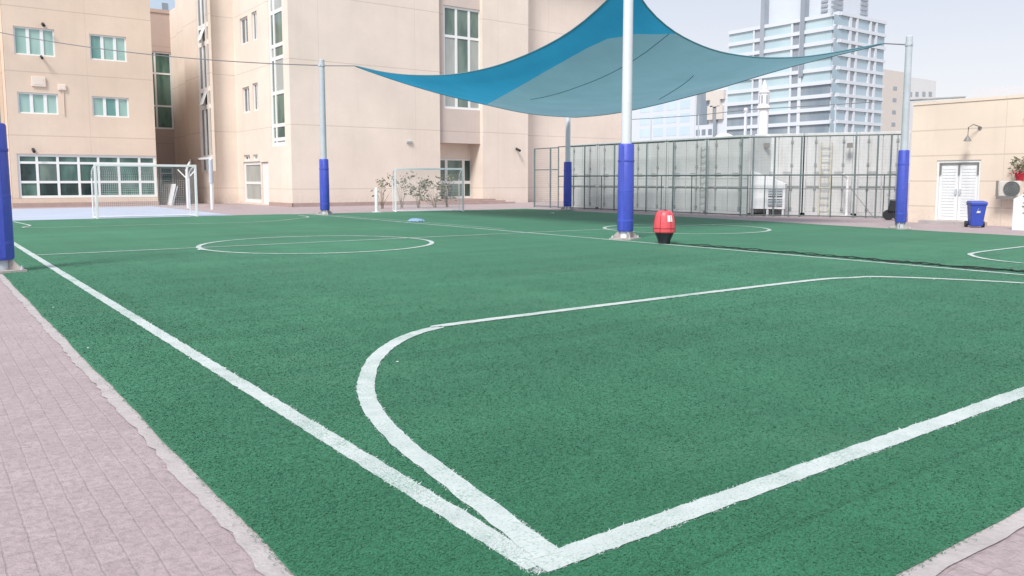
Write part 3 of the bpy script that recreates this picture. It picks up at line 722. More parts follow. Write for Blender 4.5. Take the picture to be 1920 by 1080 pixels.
for c, p, H in ((c10, P2, pole_specs[1][1]), (c01, P3, pole_specs[2][1]), (c00, P1, 6.95), (c11, P4, 5.3)):
    b = MB(); b.tube([c, Vector((p.x, p.y, H-.25 if p is not P4 else c11.z+.1))], .02, 6); b.build('tension_cable', 'cable', sail)
# long wire from the left tip pole to the left wing
pt = Vector((P2.x, P2.y, pole_specs[1][1]-.24)); wx, wz = onY(-30, 55, YA); we = Vector((wx, YA, wz))
mid = [pt.lerp(we, k/20)-Vector((0, 0, .35*4*(k/20)*(1-k/20))) for k in range(21)]
b = MB(); b.tube(mid, .022, 5); o = b.build('overhead_wire', 'cable'); tag(o, 'thin dark wire running from the left sail pole across the left wing windows', 'wire')

# ------------------------------------------------------------------ fences
FH = 3.3
XF = 28.0; yf0 = onX(1388, 405, XF)[0]; yf1 = onX(1046, 391, XF)[0]
fc = Vector((XF, yf0, 0)); fr = gp(1692, 410)
def fence_run(label, a, b_, posts, h, group='green wire mesh fences', extra=()):
    t = thing('wire_fence', label, 'fence', a, group); d = (b_-a); L = d.length; d.normalize()
    for s_ in posts:
        p = a+d*s_; m = MB(); m.tube([(p.x, p.y, 0), (p.x, p.y, h)], .034, 8); m.build('post', 'fence', t)
    for k in range(len(posts)-1):
        p = a+d*(posts[k]*.42+posts[k+1]*.58)
        m = MB(); m.tube([(p.x, p.y, 0), (p.x, p.y, h*.52)], .022, 6); m.build('short_post', 'fence_dark', t)
    m = MB()
    for z, r in ((h-.02, .028), (h*.52, .034), (h*.35, .015), (.06, .026)):
        m.tube([(a.x, a.y, z), (b_.x, b_.y, z)], r, 6)
    m.build('rail', 'fence_dark', t)
    m = MB(); wd = .001; s_ = 0
    while s_ < L:
        p = a+d*s_; q_ = p+d*wd*2; m.quad((p.x, p.y, .06), (q_.x, q_.y, .06), (q_.x, q_.y, h), (p.x, p.y, h)); s_ += .13
    z = .1
    while z < h: m.quad((a.x, a.y, z), (b_.x, b_.y, z), (b_.x, b_.y, z+wd*2), (a.x, a.y, z+wd*2)); z += .13
    m.build('mesh', 'fence', t)
    return t
posts1 = [yf1-onX(px, 330, XF)[0] for px in (1047, 1096, 1152, 1212, 1262, 1324)]
fence_run('long green wire mesh fence receding behind the front pole', Vector((XF, yf1, 0)), fc+Vector((0, .06, 0)), posts1, FH)
dfr = (fr-fc); Lf = dfr.length
def onseg(px):
    best = min(range(401), key=lambda k: abs(((fc+dfr*(k/400))-CAM).dot(Rt)/((fc+dfr*(k/400))-CAM).dot(Fh)*FPX*1.0-(px-CX)/math.cos(0))); return Lf*best/400
posts2 = [0.0]+[onseg(px) for px in (1409, 1449, 1498, 1599, 1640, 1665)]
fence_run('green wire mesh fence in front of the louvred hood and the yellow ladder', fc, fr, posts2, FH)
t = thing('fence_gate', 'lower grey mesh gate at the left end of the long fence', 'gate', (XF, yf1, 0))
yg = onX(1002, 388, XF)[0]; hgte = onX(1002, 279, XF)[1]; ym = onX(1032, 330, XF)[0]
for y in (yg, ym):
    b = MB(); b.tube([(XF, y, 0), (XF, y, hgte)], .045, 8); b.build('post', 'fence', t)
b = MB(); b.tube([(XF, yg, hgte), (XF, yf1+.05, hgte)], .03, 6); b.tube([(XF, yg, hgte*.64), (XF, yf1+.05, hgte*.64)], .03, 6); b.tube([(XF, yg, .08), (XF, yf1+.05, .08)], .03, 6); b.build('rail', 'fence', t)
b = MB(); z = .12
while z < hgte: b.quad((XF, yg, z), (XF, yf1, z), (XF, yf1, z+.006), (XF, yg, z+.006)); z += .11
y = yf1+.1
while y < yg: b.quad((XF, y, .08), (XF, y+.006, .08), (XF, y+.006, hgte), (XF, y, hgte)); y += .11
b.build('mesh', 'fence', t)
b = MB(); b.box(XF-.06, XF-.045, ym-.06, ym+.06, 1.15, 1.4); b.build('latch', 'lock', t)

# ------------------------------------------------------------------ containers behind the fence
def make_container(w, h, l, label, mat_, rods):
    t = thing('steel_container', label, 'container', (0, 0, 0), 'pale steel containers behind the fence')
    b = MB(); b.box(-w/2, w/2, .06, l, .1, h-.02); b.box(-w/2, -w/2+.09, -.03, .06, .1, h); b.box(w/2-.09, w/2, -.03, .06, .1, h); b.box(-w/2+.09, w/2-.09, -.03, .06, h-.12, h); b.box(-w/2+.09, w/2-.09, -.03, .06, .0, .14)
    b.build('shell', mat_, t, bevel=.012)
    for s_ in (-1, 1):
        x0, x1 = (-w/2+.1, -.012) if s_ < 0 else (.012, w/2-.1)
        b = MB(); b.box(x0, x1, 0, .055, .15, h-.13); b.box(x0+.03, x1-.03, -.010, 0, h*.46, h*.475); d_ = b.build('door', mat_, t, bevel=.008)
        b = MB(); b.box(x0+.02, x1-.02, -.03, -.001, h*.345, h*.362); b.build('cross_bar', 'lock', d_)
        for k in range(rods):
            xr = x0+(x1-x0)*((k+.5)/rods+(.1*s_ if rods == 1 else 0)); b = MB(); b.tube([(xr, -.045, .17), (xr, -.045, h-.15)], .022, 6)
            for z in (.3, 1.15, h*.62, h-.35): b.box(xr-.05, xr+.05, -.06, -.005, z-.05, z+.05)
            b.box(xr-.03, xr+.34*(-s_), -.09, -.072, h*.52, h*.52+.045); b.build('lock_rod', 'lock', d_)
    return t
cw = (yf1-yf0+.0)/5
cont = None
labs = ['farthest pale container, behind the fence left of the front pole', 'pale container directly left of the front pole', 'pale container directly right of the front pole', 'pale container above the red bag, second from the fence corner', 'pale container nearest the fence corner, left of the louvred hood']
for k in range(5):
    o = make_container(cw-.06, 3.42, 6, labs[k], 'cont', 1) if cont is None else copy_tree(cont)
    if cont is None: cont = o
    o['label'] = labs[k]; o.location = (XF+.75, yf1-cw*(k+.5)+.1, 0); o.rotation_euler.z = R_(-90)
ang = math.atan2(dfr.y, dfr.x); nrm = Vector((-math.sin(ang), math.cos(ang), 0))
if nrm.dot(Fh) < 0: nrm = -nrm
cont2 = None; labs2 = ['whitish stained container behind the louvred hood', 'whitish container carrying the yellow ladder', 'whitish container at the right end, beside the right sail pole']
cw2 = Lf/3
for k in range(3):
    o = make_container(cw2-.05, 3.5, 6, labs2[k], 'contw', 1) if cont2 is None else copy_tree(cont2)
    if cont2 is None: cont2 = o
    o['label'] = labs2[k]; p = fc+dfr*((k+.5)/3)+nrm*1.9+dfr.normalized()*.3; o.location = (p.x, p.y, 0); o.rotation_euler.z = ang
# louvred hood
def seg(s_, off=0): p = fc+dfr.normalized()*s_+nrm*off; return p
h0, h1 = onseg(1404), onseg(1469)
t = thing('louvre_hood', 'white sloping exhaust hood with two dark louvred grilles behind the fence', 'vent hood', seg((h0+h1)/2, .6))
zt, zm = 1.9, 1.25
dn = dfr.normalized(); hm = h0+(h1-h0)*.5
b = MB()
def hp(s_, o_, z): p = seg(s_, o_); return (p.x, p.y, z)
b.add([hp(h0, .5, .3), hp(h1, .5, .3), hp(h1, .5, zm+.1), hp(hm, .5, zt-.25), hp(h0, .5, zt), hp(h0, 1.8, .3), hp(h1, 1.8, .3), hp(h1, 1.8, zm+.1), hp(hm, 1.8, zt-.25), hp(h0, 1.8, zt)],
      [(0, 1, 2, 3, 4), (9, 8, 7, 6, 5), (4, 3, 8, 9), (3, 2, 7, 8), (2, 1, 6, 7), (1, 0, 5, 6), (0, 4, 9, 5)]); b.build('hood', 'white', t)
for z0 in (.42, .82):
    for (s0, s1) in ((hm+.02, hm+(h1-hm)*.47), (hm+(h1-hm)*.53, h1-.1)):
        b = MB(); b.hexa([hp(s0, .47, z0), hp(s1, .47, z0), hp(s1, .499, z0), hp(s0, .499, z0), hp(s0, .47, z0+.33), hp(s1, .47, z0+.33), hp(s1, .499, z0+.33), hp(s0, .499, z0+.33)]); gr = b.build('grille', 'grille', t)
        b = MB()
        for k in range(5):
            zz = z0+.03+.065*k; b.hexa([hp(s0, .43, zz), hp(s1, .43, zz), hp(s1, .468, zz+.03), hp(s0, .468, zz+.03), hp(s0, .43, zz+.012), hp(s1, .43, zz+.012), hp(s1, .468, zz+.042), hp(s0, .468, zz+.042)])
        b.build('slat', 'steel', gr)
for s_ in (h0+.06, hm, h1-.06):
    for o_ in (.56, 1.74):
        b = MB(); b.bar(hp(s_, o_, 0), hp(s_, o_, .299), .07); b.build('leg', 'white', t)
def ladder(label, p, d, w, h, mat_):
    t = thing('ladder', label, 'ladder', p, 'ladders fixed to the containers')
    for s_ in (-1, 1):
        b = MB(); q_ = p+d*w/2*s_; b.bar((q_.x, q_.y, .02), (q_.x, q_.y, h), .05); b.build('rail', mat_, t)
    z = .3
    while z < h-.1:
        b = MB(); b.tube([(p-d*(w/2-.02)+Vector((0, 0, z))), (p+d*(w/2-.02)+Vector((0, 0, z)))], .016, 6); b.build('rung', mat_, t); z += .3
sl = onseg(1543); ladder('yellowish ladder on the whitish container at the middle of the right fence', seg(sl, 1.75), dn, .42, 3.1, 'ladder')
yl = onX(1318, 330, XF+.6)[0]; ladder('pale grey ladder on the container right of the red bag', Vector((XF+.62, yl, 0)), Vector((0, 1, 0)), .4, 3.1, 'cont')
# bracket lights high on the containers
for px, lab in ((1400, 'floodlight high at the fence corner'), (1428, 'floodlight above the louvred hood'), (1588, 'floodlight above the diagonal pipe, right of the yellow ladder')):
    p = seg(onseg(px), 1.8); zz = zat(px, 273, p); t = thing('floodlight', 'small dark '+lab, 'floodlight', (p.x, p.y, zz))
    b = MB(); b.bar((p.x, p.y, zz), (p.x-nrm.x*.25, p.y-nrm.y*.25, zz), .04); b.build('arm', 'lock', t)
    b = MB(); b.hexa([(Vector((p.x, p.y, zz))-nrm*(.25+.12*(i in (2, 3, 6, 7)))+dn*(.11 if i in (1, 2, 5, 6) else -.11)+Vector((0, 0, .1 if i > 3 else -.1))) for i in range(8)]); b.build('lamp_head', 'wallgrey', t)
# white pipe with brace, dark drum by the right pole
p = seg(onseg(1587), 1.2); t = thing('drain_pipe', 'white upright pipe with a thin diagonal brace inside the right fence', 'pipe', p)
b = MB(); b.tube([(p.x, p.y, 0), (p.x, p.y, 1.6)], .06, 8); b.tube([(p.x, p.y, 1.6), (p.x-.2, p.y+.1, 1.75)], .06, 8); b.build('pipe', 'white', t)
q_ = p+dn*1.0; b = MB(); b.bar((p.x+dn.x*.1, p.y+dn.y*.1, 1.2), (q_.x, q_.y, .03), .035); b.build('brace', 'lock', t)
b = MB(); b.box(p.x-.2, p.x+.2, p.y-.2, p.y+.2, 0, .06); b.build('foot', 'white', t)
p = gp(1674, 413) ; t = thing('motor_scooter', 'dark small machine with wheels half hidden behind the right sail pole', 'machine', p)
for s_ in (-.16, .18):
    b = MB(); b.tube([p+dn*s_-nrm*.05+Vector((0, 0, .2)), p+dn*s_+nrm*.05+Vector((0, 0, .2))], .2, 16); b.build('wheel', 'black', t)
b = MB(); b.hexa([p+dn*(.2*(1 if i in (1, 2, 5, 6) else -1)*(1.0 if i < 4 else .6))+nrm*(.12 if i in (2, 3, 6, 7) else -.12)+Vector((0, 0, .78 if i > 3 else .32)) for i in range(8)]); b.build('body', 'black', t, bevel=.04)
b = MB(); b.bar(p+dn*-.1+Vector((0, 0, .75)), p+dn*-.25+Vector((0, 0, 1.0)), .03); b.build('handle', 'lock', t)

# high wire on thin posts behind the containers
t = thing('mast_line', 'tall thin posts with a slack wire rising above the containers', 'wire', (34, 26, 0))
tops = []
for px, ytop in ((1180, 224), (1221, 222), (1310, 216), (1400, 206), (1567, 196), (1655, 190)):
    q0 = onX(px, ytop, 36.0) if px < 1450 else None
    if q0: v = Vector((36.0, q0[0], q0[1]))
    else: v = atD(px, ytop, 40.0)
    tops.append(v)
    if px != 1655: b = MB(); b.tube([(v.x, v.y, 0), v], .035, 6); b.build('post', 'steel', t)
b = MB(); b.tube(tops, .02, 5); b.build('wire', 'cable', t)

# ------------------------------------------------------------------ right annex
XX = 28.8; yx1 = onX(1702, 416, XX)[0]; HX = onX(1702, 199, XX)[1]; pX = PX(XX); yx0 = yx1-14
AX = thing('annex_building', 'low peach rendered annex with white double doors at the right', 'building', (XX, yx1, 0))
dX = rectX(1757, 301, 1840, 412, XX); dX = (dX[0], dX[1], .12, dX[3])
mb = MB(); facade(mb, pX, yx0, yx1, 0, HX, [dX], .2); mb.box(XX+.3, XX+9, yx0, yx1-.005, 0, HX-.01)
mb.quad((XX, yx1, 0), (XX+9, yx1, 0), (XX+9, yx1, HX), (XX, yx1, HX)); mb.build('wall', 'wallX', AX)
mb = MB(); mb.box(XX-.02, XX+9, yx0, yx1+.02, HX+.001, HX+.1); mb.build('coping', 'wallX', AX)
mb = MB(); mb.box(XX-.5, XX-.003, dX[0]-.3, dX[1]+.3, 0, .11); mb.build('step', 'concrete', AX)
mb = MB(); mb.pbox(pX, dX[0]+.003, dX[0]+.07, dX[2], dX[3]-.003, .03, .16); mb.pbox(pX, dX[1]-.07, dX[1]-.003, dX[2], dX[3]-.003, .03, .16); mb.pbox(pX, dX[0]+.07, dX[1]-.07, dX[3]-.08, dX[3]-.003, .03, .16); mb.build('door_frame', 'frame', AX)
dmid = (dX[0]+dX[1])/2
for a0, a1 in ((dX[0]+.08, dmid-.008), (dmid+.008, dX[1]-.08)):
    mb = MB(); mb.pbox(pX, a0, a1, dX[2]+.01, dX[3]-.09, .08, .12)
    z = dX[2]+.15
    while z < dX[3]-.25: mb.pbox(pX, a0+.1, a1-.1, z, z+.07, .065, .0801); z += .1
    d_ = mb.build('door', 'white', AX)
    ah = a1-.09 if a1 < dmid+.02 else a0+.03
    mb = MB(); mb.pbox(pX, ah, ah+.05, 1.02, 1.2, .02, .079); mb.build('handle', 'steel', d_)
mb = MB(); mb.pbox(pX, dX[0]+.075, dX[1]-.075, dX[3]-.13, dX[3]-.081, .035, .075)
for a in (dX[0]+.09, dmid-.03, dX[1]-.14): mb.pbox(pX, a, a+.05, dX[3]-.5, dX[3]-.131, .04, .075)
mb.build('door_closer', 'wallgrey', AX)
# roof rail
t = thing('roof_rail', 'thin grey rail along the annex roof ending in a short upright', 'rail', (XX+.6, yx1-1, HX+.1))
ye = onX(1811, 182, XX+.6); ys = onX(1700, 188, XX+.6)
b = MB(); b.tube([(XX+.6, ys[0], ys[1]), (XX+.6, ye[0], ye[1])], .04, 6); b.build('rail', 'lock', t)
b = MB()
for k in (0, .5, 1): y = ys[0]+(ye[0]-ys[0])*k; z = ys[1]+(ye[1]-ys[1])*k; b.tube([(XX+.6, y, HX+.1), (XX+.6, y, z+.02)], .03, 6)
b.build('upright', 'steel', t)
# gooseneck lamp
yl, zl_ = onX(1826, 262, XX); 
t = thing('wall_lamp', 'dark gooseneck wall lamp above the white doors', 'lamp', (XX, yl, zl_+.3))
yl2, zl2 = onX(1838, 237, XX)
b = MB(); b.tube([(XX-.01, yl2, zl2-.05), (XX-.12, yl2, zl2), (XX-.3, (yl2+yl)/2, zl2+.06), (XX-.42, yl, zl2-.04), (XX-.45, yl, zl_+.06)], .018, 8); b.build('arm', 'wallgrey', t, smooth=True)
b = MB(); b.lathe([(.03, .12), (.05, .08), (.12, -.04), (.125, -.06)], (XX-.45, yl, zl_), 14); b.build('shade', 'wallgrey', t, smooth=True)
b = MB(); b.lathe([(.07, .005), (.07, 0)], (XX-.45, yl, zl_-.065), 12); b.build('bulb', 'gl_frost', t)
b = MB(); b.tube([(XX-.001, yl2, zl2-.05), (XX-.03, yl2, zl2-.05)], .06, 12); b.build('mount', 'wallgrey', t)
# air conditioner
ya0, za0 = onX(1874, 339, XX-.35); ya1, za1 = onX(1911, 372, XX-.35)
t = thing('air_conditioner', 'beige outdoor air conditioner with dark fan grille on the annex wall', 'air conditioner', (XX, (ya0+ya1)/2, za1))
b = MB(); b.box(XX-.37, XX-.04, ya1, ya0, za1+.06, za0); b.build('casing', 'acbody', t, bevel=.02)
b = MB(); yc_ = (ya0+ya1)/2-.08; zc_ = (za0+za1)/2+.02
b.tube([(XX-.385, yc_, zc_), (XX-.371, yc_, zc_)], .25, 24); fg = b.build('fan_grille', 'grille', t)
b = MB()
for r in (.06, .12, .18, .24): b.tube([(XX-.392, yc_+r*math.cos(a), zc_+r*math.sin(a)) for a in np.linspace(0, 2*math.pi, 25)], .006, 5)
b.build('guard', 'wallgrey', fg)
b = MB(); b.bar((XX, ya0-.03, za1+.03), (XX-.42, ya0-.03, za1+.03), .05); b.bar((XX, ya1+.03, za1+.03), (XX-.42, ya1+.03, za1+.03), .05); b.box(XX-.45, XX-.40, ya1-.02, ya0+.04, za1-.03, za1+.058); b.box(XX-.45, XX-.40, ya0+.002, ya0+.06, za1+.06, za0); b.build('bracket', 'wallgrey', t)
# white banner wall in the corner
bpn = gp(1897, 431); t = thing('banner', 'white upright banner with grey script at the right edge', 'banner', bpn)
b0 = Vector((bpn.x, bpn.y, 0)); b1 = gp(1960, 434); zt = zat(1910, 337, b0.lerp(b1, .3)); dB = (Vector((b1.x, b1.y, 0))-b0); nb = Vector((-dB.y, dB.x, 0)).normalized()
b = MB(); b.hexa([b0, b0+dB, b0+dB+nb*.05, b0+nb*.05]+[v+Vector((0, 0, z)) for v, z in ((b0, zt*.62), (b0+dB, zt), (b0+dB+nb*.05, zt), (b0+nb*.05, zt*.62))]); 
b.add([b0+dB*.22, b0+dB, b0+dB, b0+dB*.22], []); b.build('panel', 'white', t)
mk = MB(); rnd = random.Random(3)
for k in range(9):
    z = .5+k*.1; a = b0+dB*(.30+.04*math.sin(k*2))-nb*.004; c = a+dB*rnd.uniform(.05, .12)
    mk.quad(a+Vector((0, 0, z)), c+Vector((0, 0, z+rnd.uniform(-.03, .03))), c+Vector((0, 0, z+.04)), a+Vector((0, 0, z+.035)))
mk.build('script', 'wallgrey', t)
# flowering plant on the bracket
yp, zp = onX(1912, 337, XX-.2)
t = thing('potted_plant', 'leafy plant with red flowers on top of the air conditioner', 'plant', (XX-.2, yp, za0))
b = MB(); b.lathe([(.10, .002), (.15, .2), (.16, .22)], (XX-.2, yp, za0), 14); b.build('pot', 'redd', t, smooth=True)
def leaves(n, c, r, size, mats, rnd, sq=(1, 1, 1)):
    b = MB()
    for _ in range(n):
        while True:
            v = Vector((rnd.uniform(-1, 1), rnd.uniform(-1, 1), rnd.uniform(-1, 1)))
            if v.length < 1: break
        p = Vector(c)+Vector((v.x*r*sq[0], v.y*r*sq[1], v.z*r*sq[2])); d = Vector((rnd.gauss(0, 1), rnd.gauss(0, 1), rnd.gauss(0, .7))).normalized(); e = d.cross(Vector((rnd.gauss(0, 1), rnd.gauss(0, 1), 1))).normalized(); s_ = size*rnd.uniform(.6, 1.3)
        b.cur = rnd.randrange(len(mats)); b.quad(p-d*s_, p-e*s_*.38, p+d*s_, p+e*s_*.38)
    return b
leaves(90, (XX-.2, yp, za0+.5), .34, .09, ['leaf', 'leaf2'], random.Random(2), (1, 1, .9)).build('foliage', ['leaf', 'leaf2'], t)
leaves(60, (XX-.25, yp, za0+.26), .24, .05, ['flower'], random.Random(5), (1, 1.3, .5)).build('flower', ['flower'], t)
b = MB()
for k in range(5): b.tube([(XX-.2, yp, za0+.2), (XX-.2+.1*math.cos(k*1.3), yp+.1*math.sin(k*1.3), za0+.5)], .008, 5)
b.tube([(XX-.04, yp-.05, za0+.2), (XX-.03, yp-.1, za0+1.2), (XX-.02, yp+.05, za0+2.0)], .012, 5); b.build('stem', 'bark', t)
# wheelie bin
pb = gp(1832, 427); t = thing('wheelie_bin', 'blue wheelie bin with white emblem before the white doors', 'bin', pb)
bw_ = .46; bd = .5; bh = zat(1832, 382, pb)
bf = Vector((pb.x, pb.y, 0)).normalized(); bf = (Matrix.Rotation(R_(14), 3, 'Z') @ bf); br_ = Vector((bf.y, -bf.x, 0))
def bt(x, y, z): x *= .9; return (pb.x+x*br_.x+y*bf.x, pb.y+x*br_.y+y*bf.y, z)
b = MB(); b.hexa([bt(-.20, -.02, .05), bt(.17, -.02, .05), bt(.17, .36, .05), bt(-.20, .36, .05), bt(-.25, -.1, bh), bt(.25, -.1, bh), bt(.25, .44, bh), bt(-.25, .44, bh)]); 
b.hexa([bt(-.265, -.115, bh-.06), bt(.265, -.115, bh-.06), bt(.265, .455, bh-.06), bt(-.265, .455, bh-.06), bt(-.27, -.12, bh), bt(.27, -.12, bh), bt(.27, .46, bh), bt(-.27, .46, bh)]); b.build('body', 'bin', t, bevel=.02)
b = MB(); b.hexa([bt(-.28, -.14, bh+.002), bt(.28, -.14, bh+.002), bt(.28, .46, bh+.002), bt(-.28, .46, bh+.002), bt(-.25, -.1, bh+.07), bt(.25, -.1, bh+.07), bt(.25, .42, bh+.09), bt(-.25, .42, bh+.09)]); b.build('lid', 'bin', t, bevel=.015)
b = MB(); b.tube([bt(.22, .30, .1), bt(.30, .30, .1)], .1, 16); b.build('wheel', 'black', t)
b = MB(); b.tube([bt(-.29, .40, .1), bt(-.21, .40, .1)], .1, 16); b.build('wheel', 'black', t)
b = MB(); b.tube([bt(-.2, .5, bh-.02), bt(.2, .5, bh-.02)], .018, 8); b.build('handle', 'bin', t)
b = MB()
zf = bh*.62
def fr_(x, z): k = z/bh; return bt(x, -.02-.08*k-.008, z)
for (x0, z0, x1, z1) in ((-.07, zf, -.02, zf+.11), (-.02, zf+.11, .0, zf+.14), (-.07, zf, .05, zf), (.05, zf, .05, zf+.07)):
    b.bar(fr_(x0, z0), fr_(x1, z1), .03, .006)
b.quad(fr_(-.06, zf+.01), fr_(.03, zf+.01), fr_(.03, zf+.06), fr_(-.04, zf+.06)); b.build('emblem', 'white', t)

# ------------------------------------------------------------------ red bag by the front pole
pr_ = gp(1245, 458); k = (pr_-CAM).dot(Fh)/FPX
t = thing('punch_bag', 'red round shouldered bag with white label on a black tapered base', 'punch bag', pr_)
def pz(y): return zat(1245, y, pr_)
zb, zt2 = pz(436.5), pz(395)
Hh = zt2-zb
b = MB(); b.lathe([(17.5*k, zb), (19.8*k, zb+.025), (20.0*k, zb+Hh*.25), (19.0*k, zb+Hh*.5), (17.0*k, zb+Hh*.75), (15.2*k, zb+Hh*.9), (13*k, zb+Hh*.97), (9*k, zb+Hh), (3*k, zb+Hh*1.003)], (pr_.x, pr_.y, 0), 32); bag = b.build('bag', 'red', t, smooth=True)
b = MB()
for a in np.arange(0, 2*math.pi, math.pi/3):
    a += .35
    pts = [(pr_.x+r*k*math.cos(a), pr_.y+r*k*math.sin(a), zb+Hh*h) for r, h in ((20.0, .02), (20.2, .25), (19.2, .5), (17.2, .75), (15.4, .9), (9, 1.0))]; b.tube(pts, .008, 5)
b.tube([(pr_.x+20.2*k*math.cos(a), pr_.y+20.2*k*math.sin(a), zb+Hh*.22) for a in np.linspace(0, 2*math.pi, 30)], .008, 5)
b.build('seam', 'redd', bag)
b = MB(); b.lathe([(9.5*k, .0), (11*k, .02), (12*k, pz(450)), (17*k, zb-.02), (17.2*k, zb+.01)], (pr_.x, pr_.y, 0), 28); b.build('base', 'black', t, smooth=True)
b = MB(); a0 = math.atan2(-Fh.y, -Fh.x)+.40; vs = []
for i in range(7):
    a = a0-.27+.54*i/6
    for h, r in ((.52, 19.4), (.66, 18.4), (.80, 16.95)): vs.append((pr_.x+r*k*math.cos(a), pr_.y+r*k*math.sin(a), zb+Hh*h))
b.add(vs, [(i*3+j, i*3+j+1, (i+1)*3+j+1, (i+1)*3+j) for i in range(6) for j in range(2)]); b.build('label', 'white', t)

# ------------------------------------------------------------------ net heaped along the line, cloth, litter
pts = []; rnd = random.Random(11)
for i in range(120):
    y = 13.1-i*.09; amp = .05+.10*min(1, i/60); pts.append((XB+.28+rnd.uniform(-amp, amp)*.7+.05*math.sin(i*.4)+.0012*i, y))
b = MB(); n = len(pts); vs = []
for i, (x, y) in enumerate(pts):
    w = (.012+.035*min(1, i/60))*rnd.uniform(.2, 1.5); h = (.006+.016*min(1, i/60))*rnd.uniform(.4, 1.5)
    vs += [(x-w, y, .013), (x-w*.5, y, .013+h), (x+w*.3, y, .013+h*rnd.uniform(.4, 1.2)), (x+w, y, .013)]
b.add(vs, [(i*4+j, i*4+j+1, (i+1)*4+j+1, (i+1)*4+j) for i in range(n-1) for j in range(3)])
for i in range(0, n-12, 5):
    x, y = pts[i]; q_ = pts[i+10]; s_ = rnd.uniform(-.18, .25); b.tube([(x, y, .02), ((x+q_[0])/2+s_, (y+q_[1])/2, .04), (q_[0], q_[1], .02)], .008, 4)
o = b.build('fallen_net', 'darknet'); tag(o, 'dark net lying crumpled along the touchline right of the red bag', 'net')
pc = gp(780, 416); t = MB(); rnd = random.Random(4); vs = []; n = 9
for i in range(n):
    for j in range(n):
        u_, v_ = i/(n-1)*2-1, j/(n-1)*2-1; r = 1-.25*(abs(u_)**3+abs(v_)**3); vs.append((pc.x+(u_*.42*Rt.x+v_*.22*Fh.x)*r, pc.y+(u_*.42*Rt.y+v_*.22*Fh.y)*r, .016+max(0, .11*(1-u_*u_)*(1-v_*v_)+rnd.uniform(-.03, .03))))
t.add(vs, [(i*n+j, (i+1)*n+j, (i+1)*n+j+1, i*n+j+1) for i in range(n-1) for j in range(n-1)]); o = t.build('cloth', 'cloth', smooth=True); tag(o, 'light blue cloth dropped on the far turf below the right goal', 'cloth')
lit = [(100, 577), (165, 653), (745, 679), (1035, 401), (422, 691), (378, 469)]
proto = None
for i, (px, py) in enumerate(lit):
    p = gp(px, py, .03)
    if proto is None:
        b = MB(); b.add([(-.02, -.012, 0), (.0, -.02, .006), (.022, -.006, .002), (.018, .014, .008), (-.004, .02, .002), (-.022, .008, .007), (0, 0, .012)], [(0, 1, 6), (1, 2, 6), (2, 3, 6), (3, 4, 6), (4, 5, 6), (5, 0, 6)]); proto = o = b.build('litter', 'line_blade')
    else: o = proto.copy(); COL.objects.link(o)
    s_ = max(.8, (p-CAM).length*.14) if py < 560 else .5
    o.location = (p.x, p.y, .034); o.rotation_euler.z = i*1.1; o.scale = (s_*(1+.3*(i % 3)), s_, s_)
    tag(o, 'tiny white scrap of litter lying on the green turf', 'litter', 'litter scraps on the turf')

# ------------------------------------------------------------------ shrub and post behind the far goal
ps = gp(706, 398.5); t = thing('marker_post', 'short white post left of the far goal', 'post', ps)
b = MB(); b.lathe([(.075, 0), (.075, zat(706, 352, ps)-.03), (.05, zat(706, 352, ps))], (ps.x, ps.y, 0), 12); b.build('post', 'white', t, smooth=True)
b = MB(); b.box(ps.x-.16, ps.x+.16, ps.y-.16, ps.y+.16, 0, .04); b.build('foot', 'white', t)
YS = 38.5
def shrub(pxc, pyc, wpx, hpx, nleaf, label, seed, lean=0):
    rnd = random.Random(seed); x, z = onY(pxc, pyc, YS); D = Vector((x, YS, 0)).dot(Fh); r = wpx*D/FPX/2; rz = hpx*D/FPX/2
    t = thing('shrub', label, 'shrub', (x, YS, 0), 'shrubs behind the far goal')
    b = MB(); tips = []
    for i in range(14):
        a = rnd.uniform(0, 6.28); q_ = rnd.uniform(.2, 1); tip = Vector((x+math.cos(a)*r*q_, YS+math.sin(a)*r*q_*.6, z+rnd.uniform(-.6, 1)*rz)); tips.append(tip)
        b.tube([(x+rnd.uniform(-.1, .1), YS, 0), (x+(tip.x-x)*.4, YS+(tip.y-YS)*.4, tip.z*.55), tip], [.009, .006, .003], 5)
    b.build('stem', 'bark', t)
    b = MB()
    for i in range(int(nleaf*1.3)):
        tip = rnd.choice(tips); p = tip+Vector((rnd.gauss(0, .14), rnd.gauss(0, .12), rnd.gauss(0, .13)))
        d = Vector((rnd.gauss(0, 1), rnd.gauss(0, 1), rnd.gauss(-.3, .8))).normalized(); e = d.cross(Vector((rnd.gauss(0, 1), rnd.gauss(0, 1), .6))).normalized(); s_ = rnd.uniform(.05, .13)
        b.cur = rnd.randrange(2); b.quad(p-d*s_, p-e*s_*.45, p+d*s_, p+e*s_*.45)
    b.build('foliage', ['leaf', 'leaf2'], t)
shrub(716, 353, 52, 30, 40, 'thin low shrub left of the far goal, beside the short white post', 21)
shrub(752, 350, 55, 42, 80, 'sparse shrub behind the left half of the far goal', 22)
shrub(785, 357, 44, 46, 130, 'denser drooping shrub at the middle of the far goal', 23)
shrub(815, 362, 50, 42, 130, 'leafy shrub behind the right half of the far goal', 24)
shrub(838, 356, 36, 56, 120, 'tall shrub in front of the entrance door', 25)

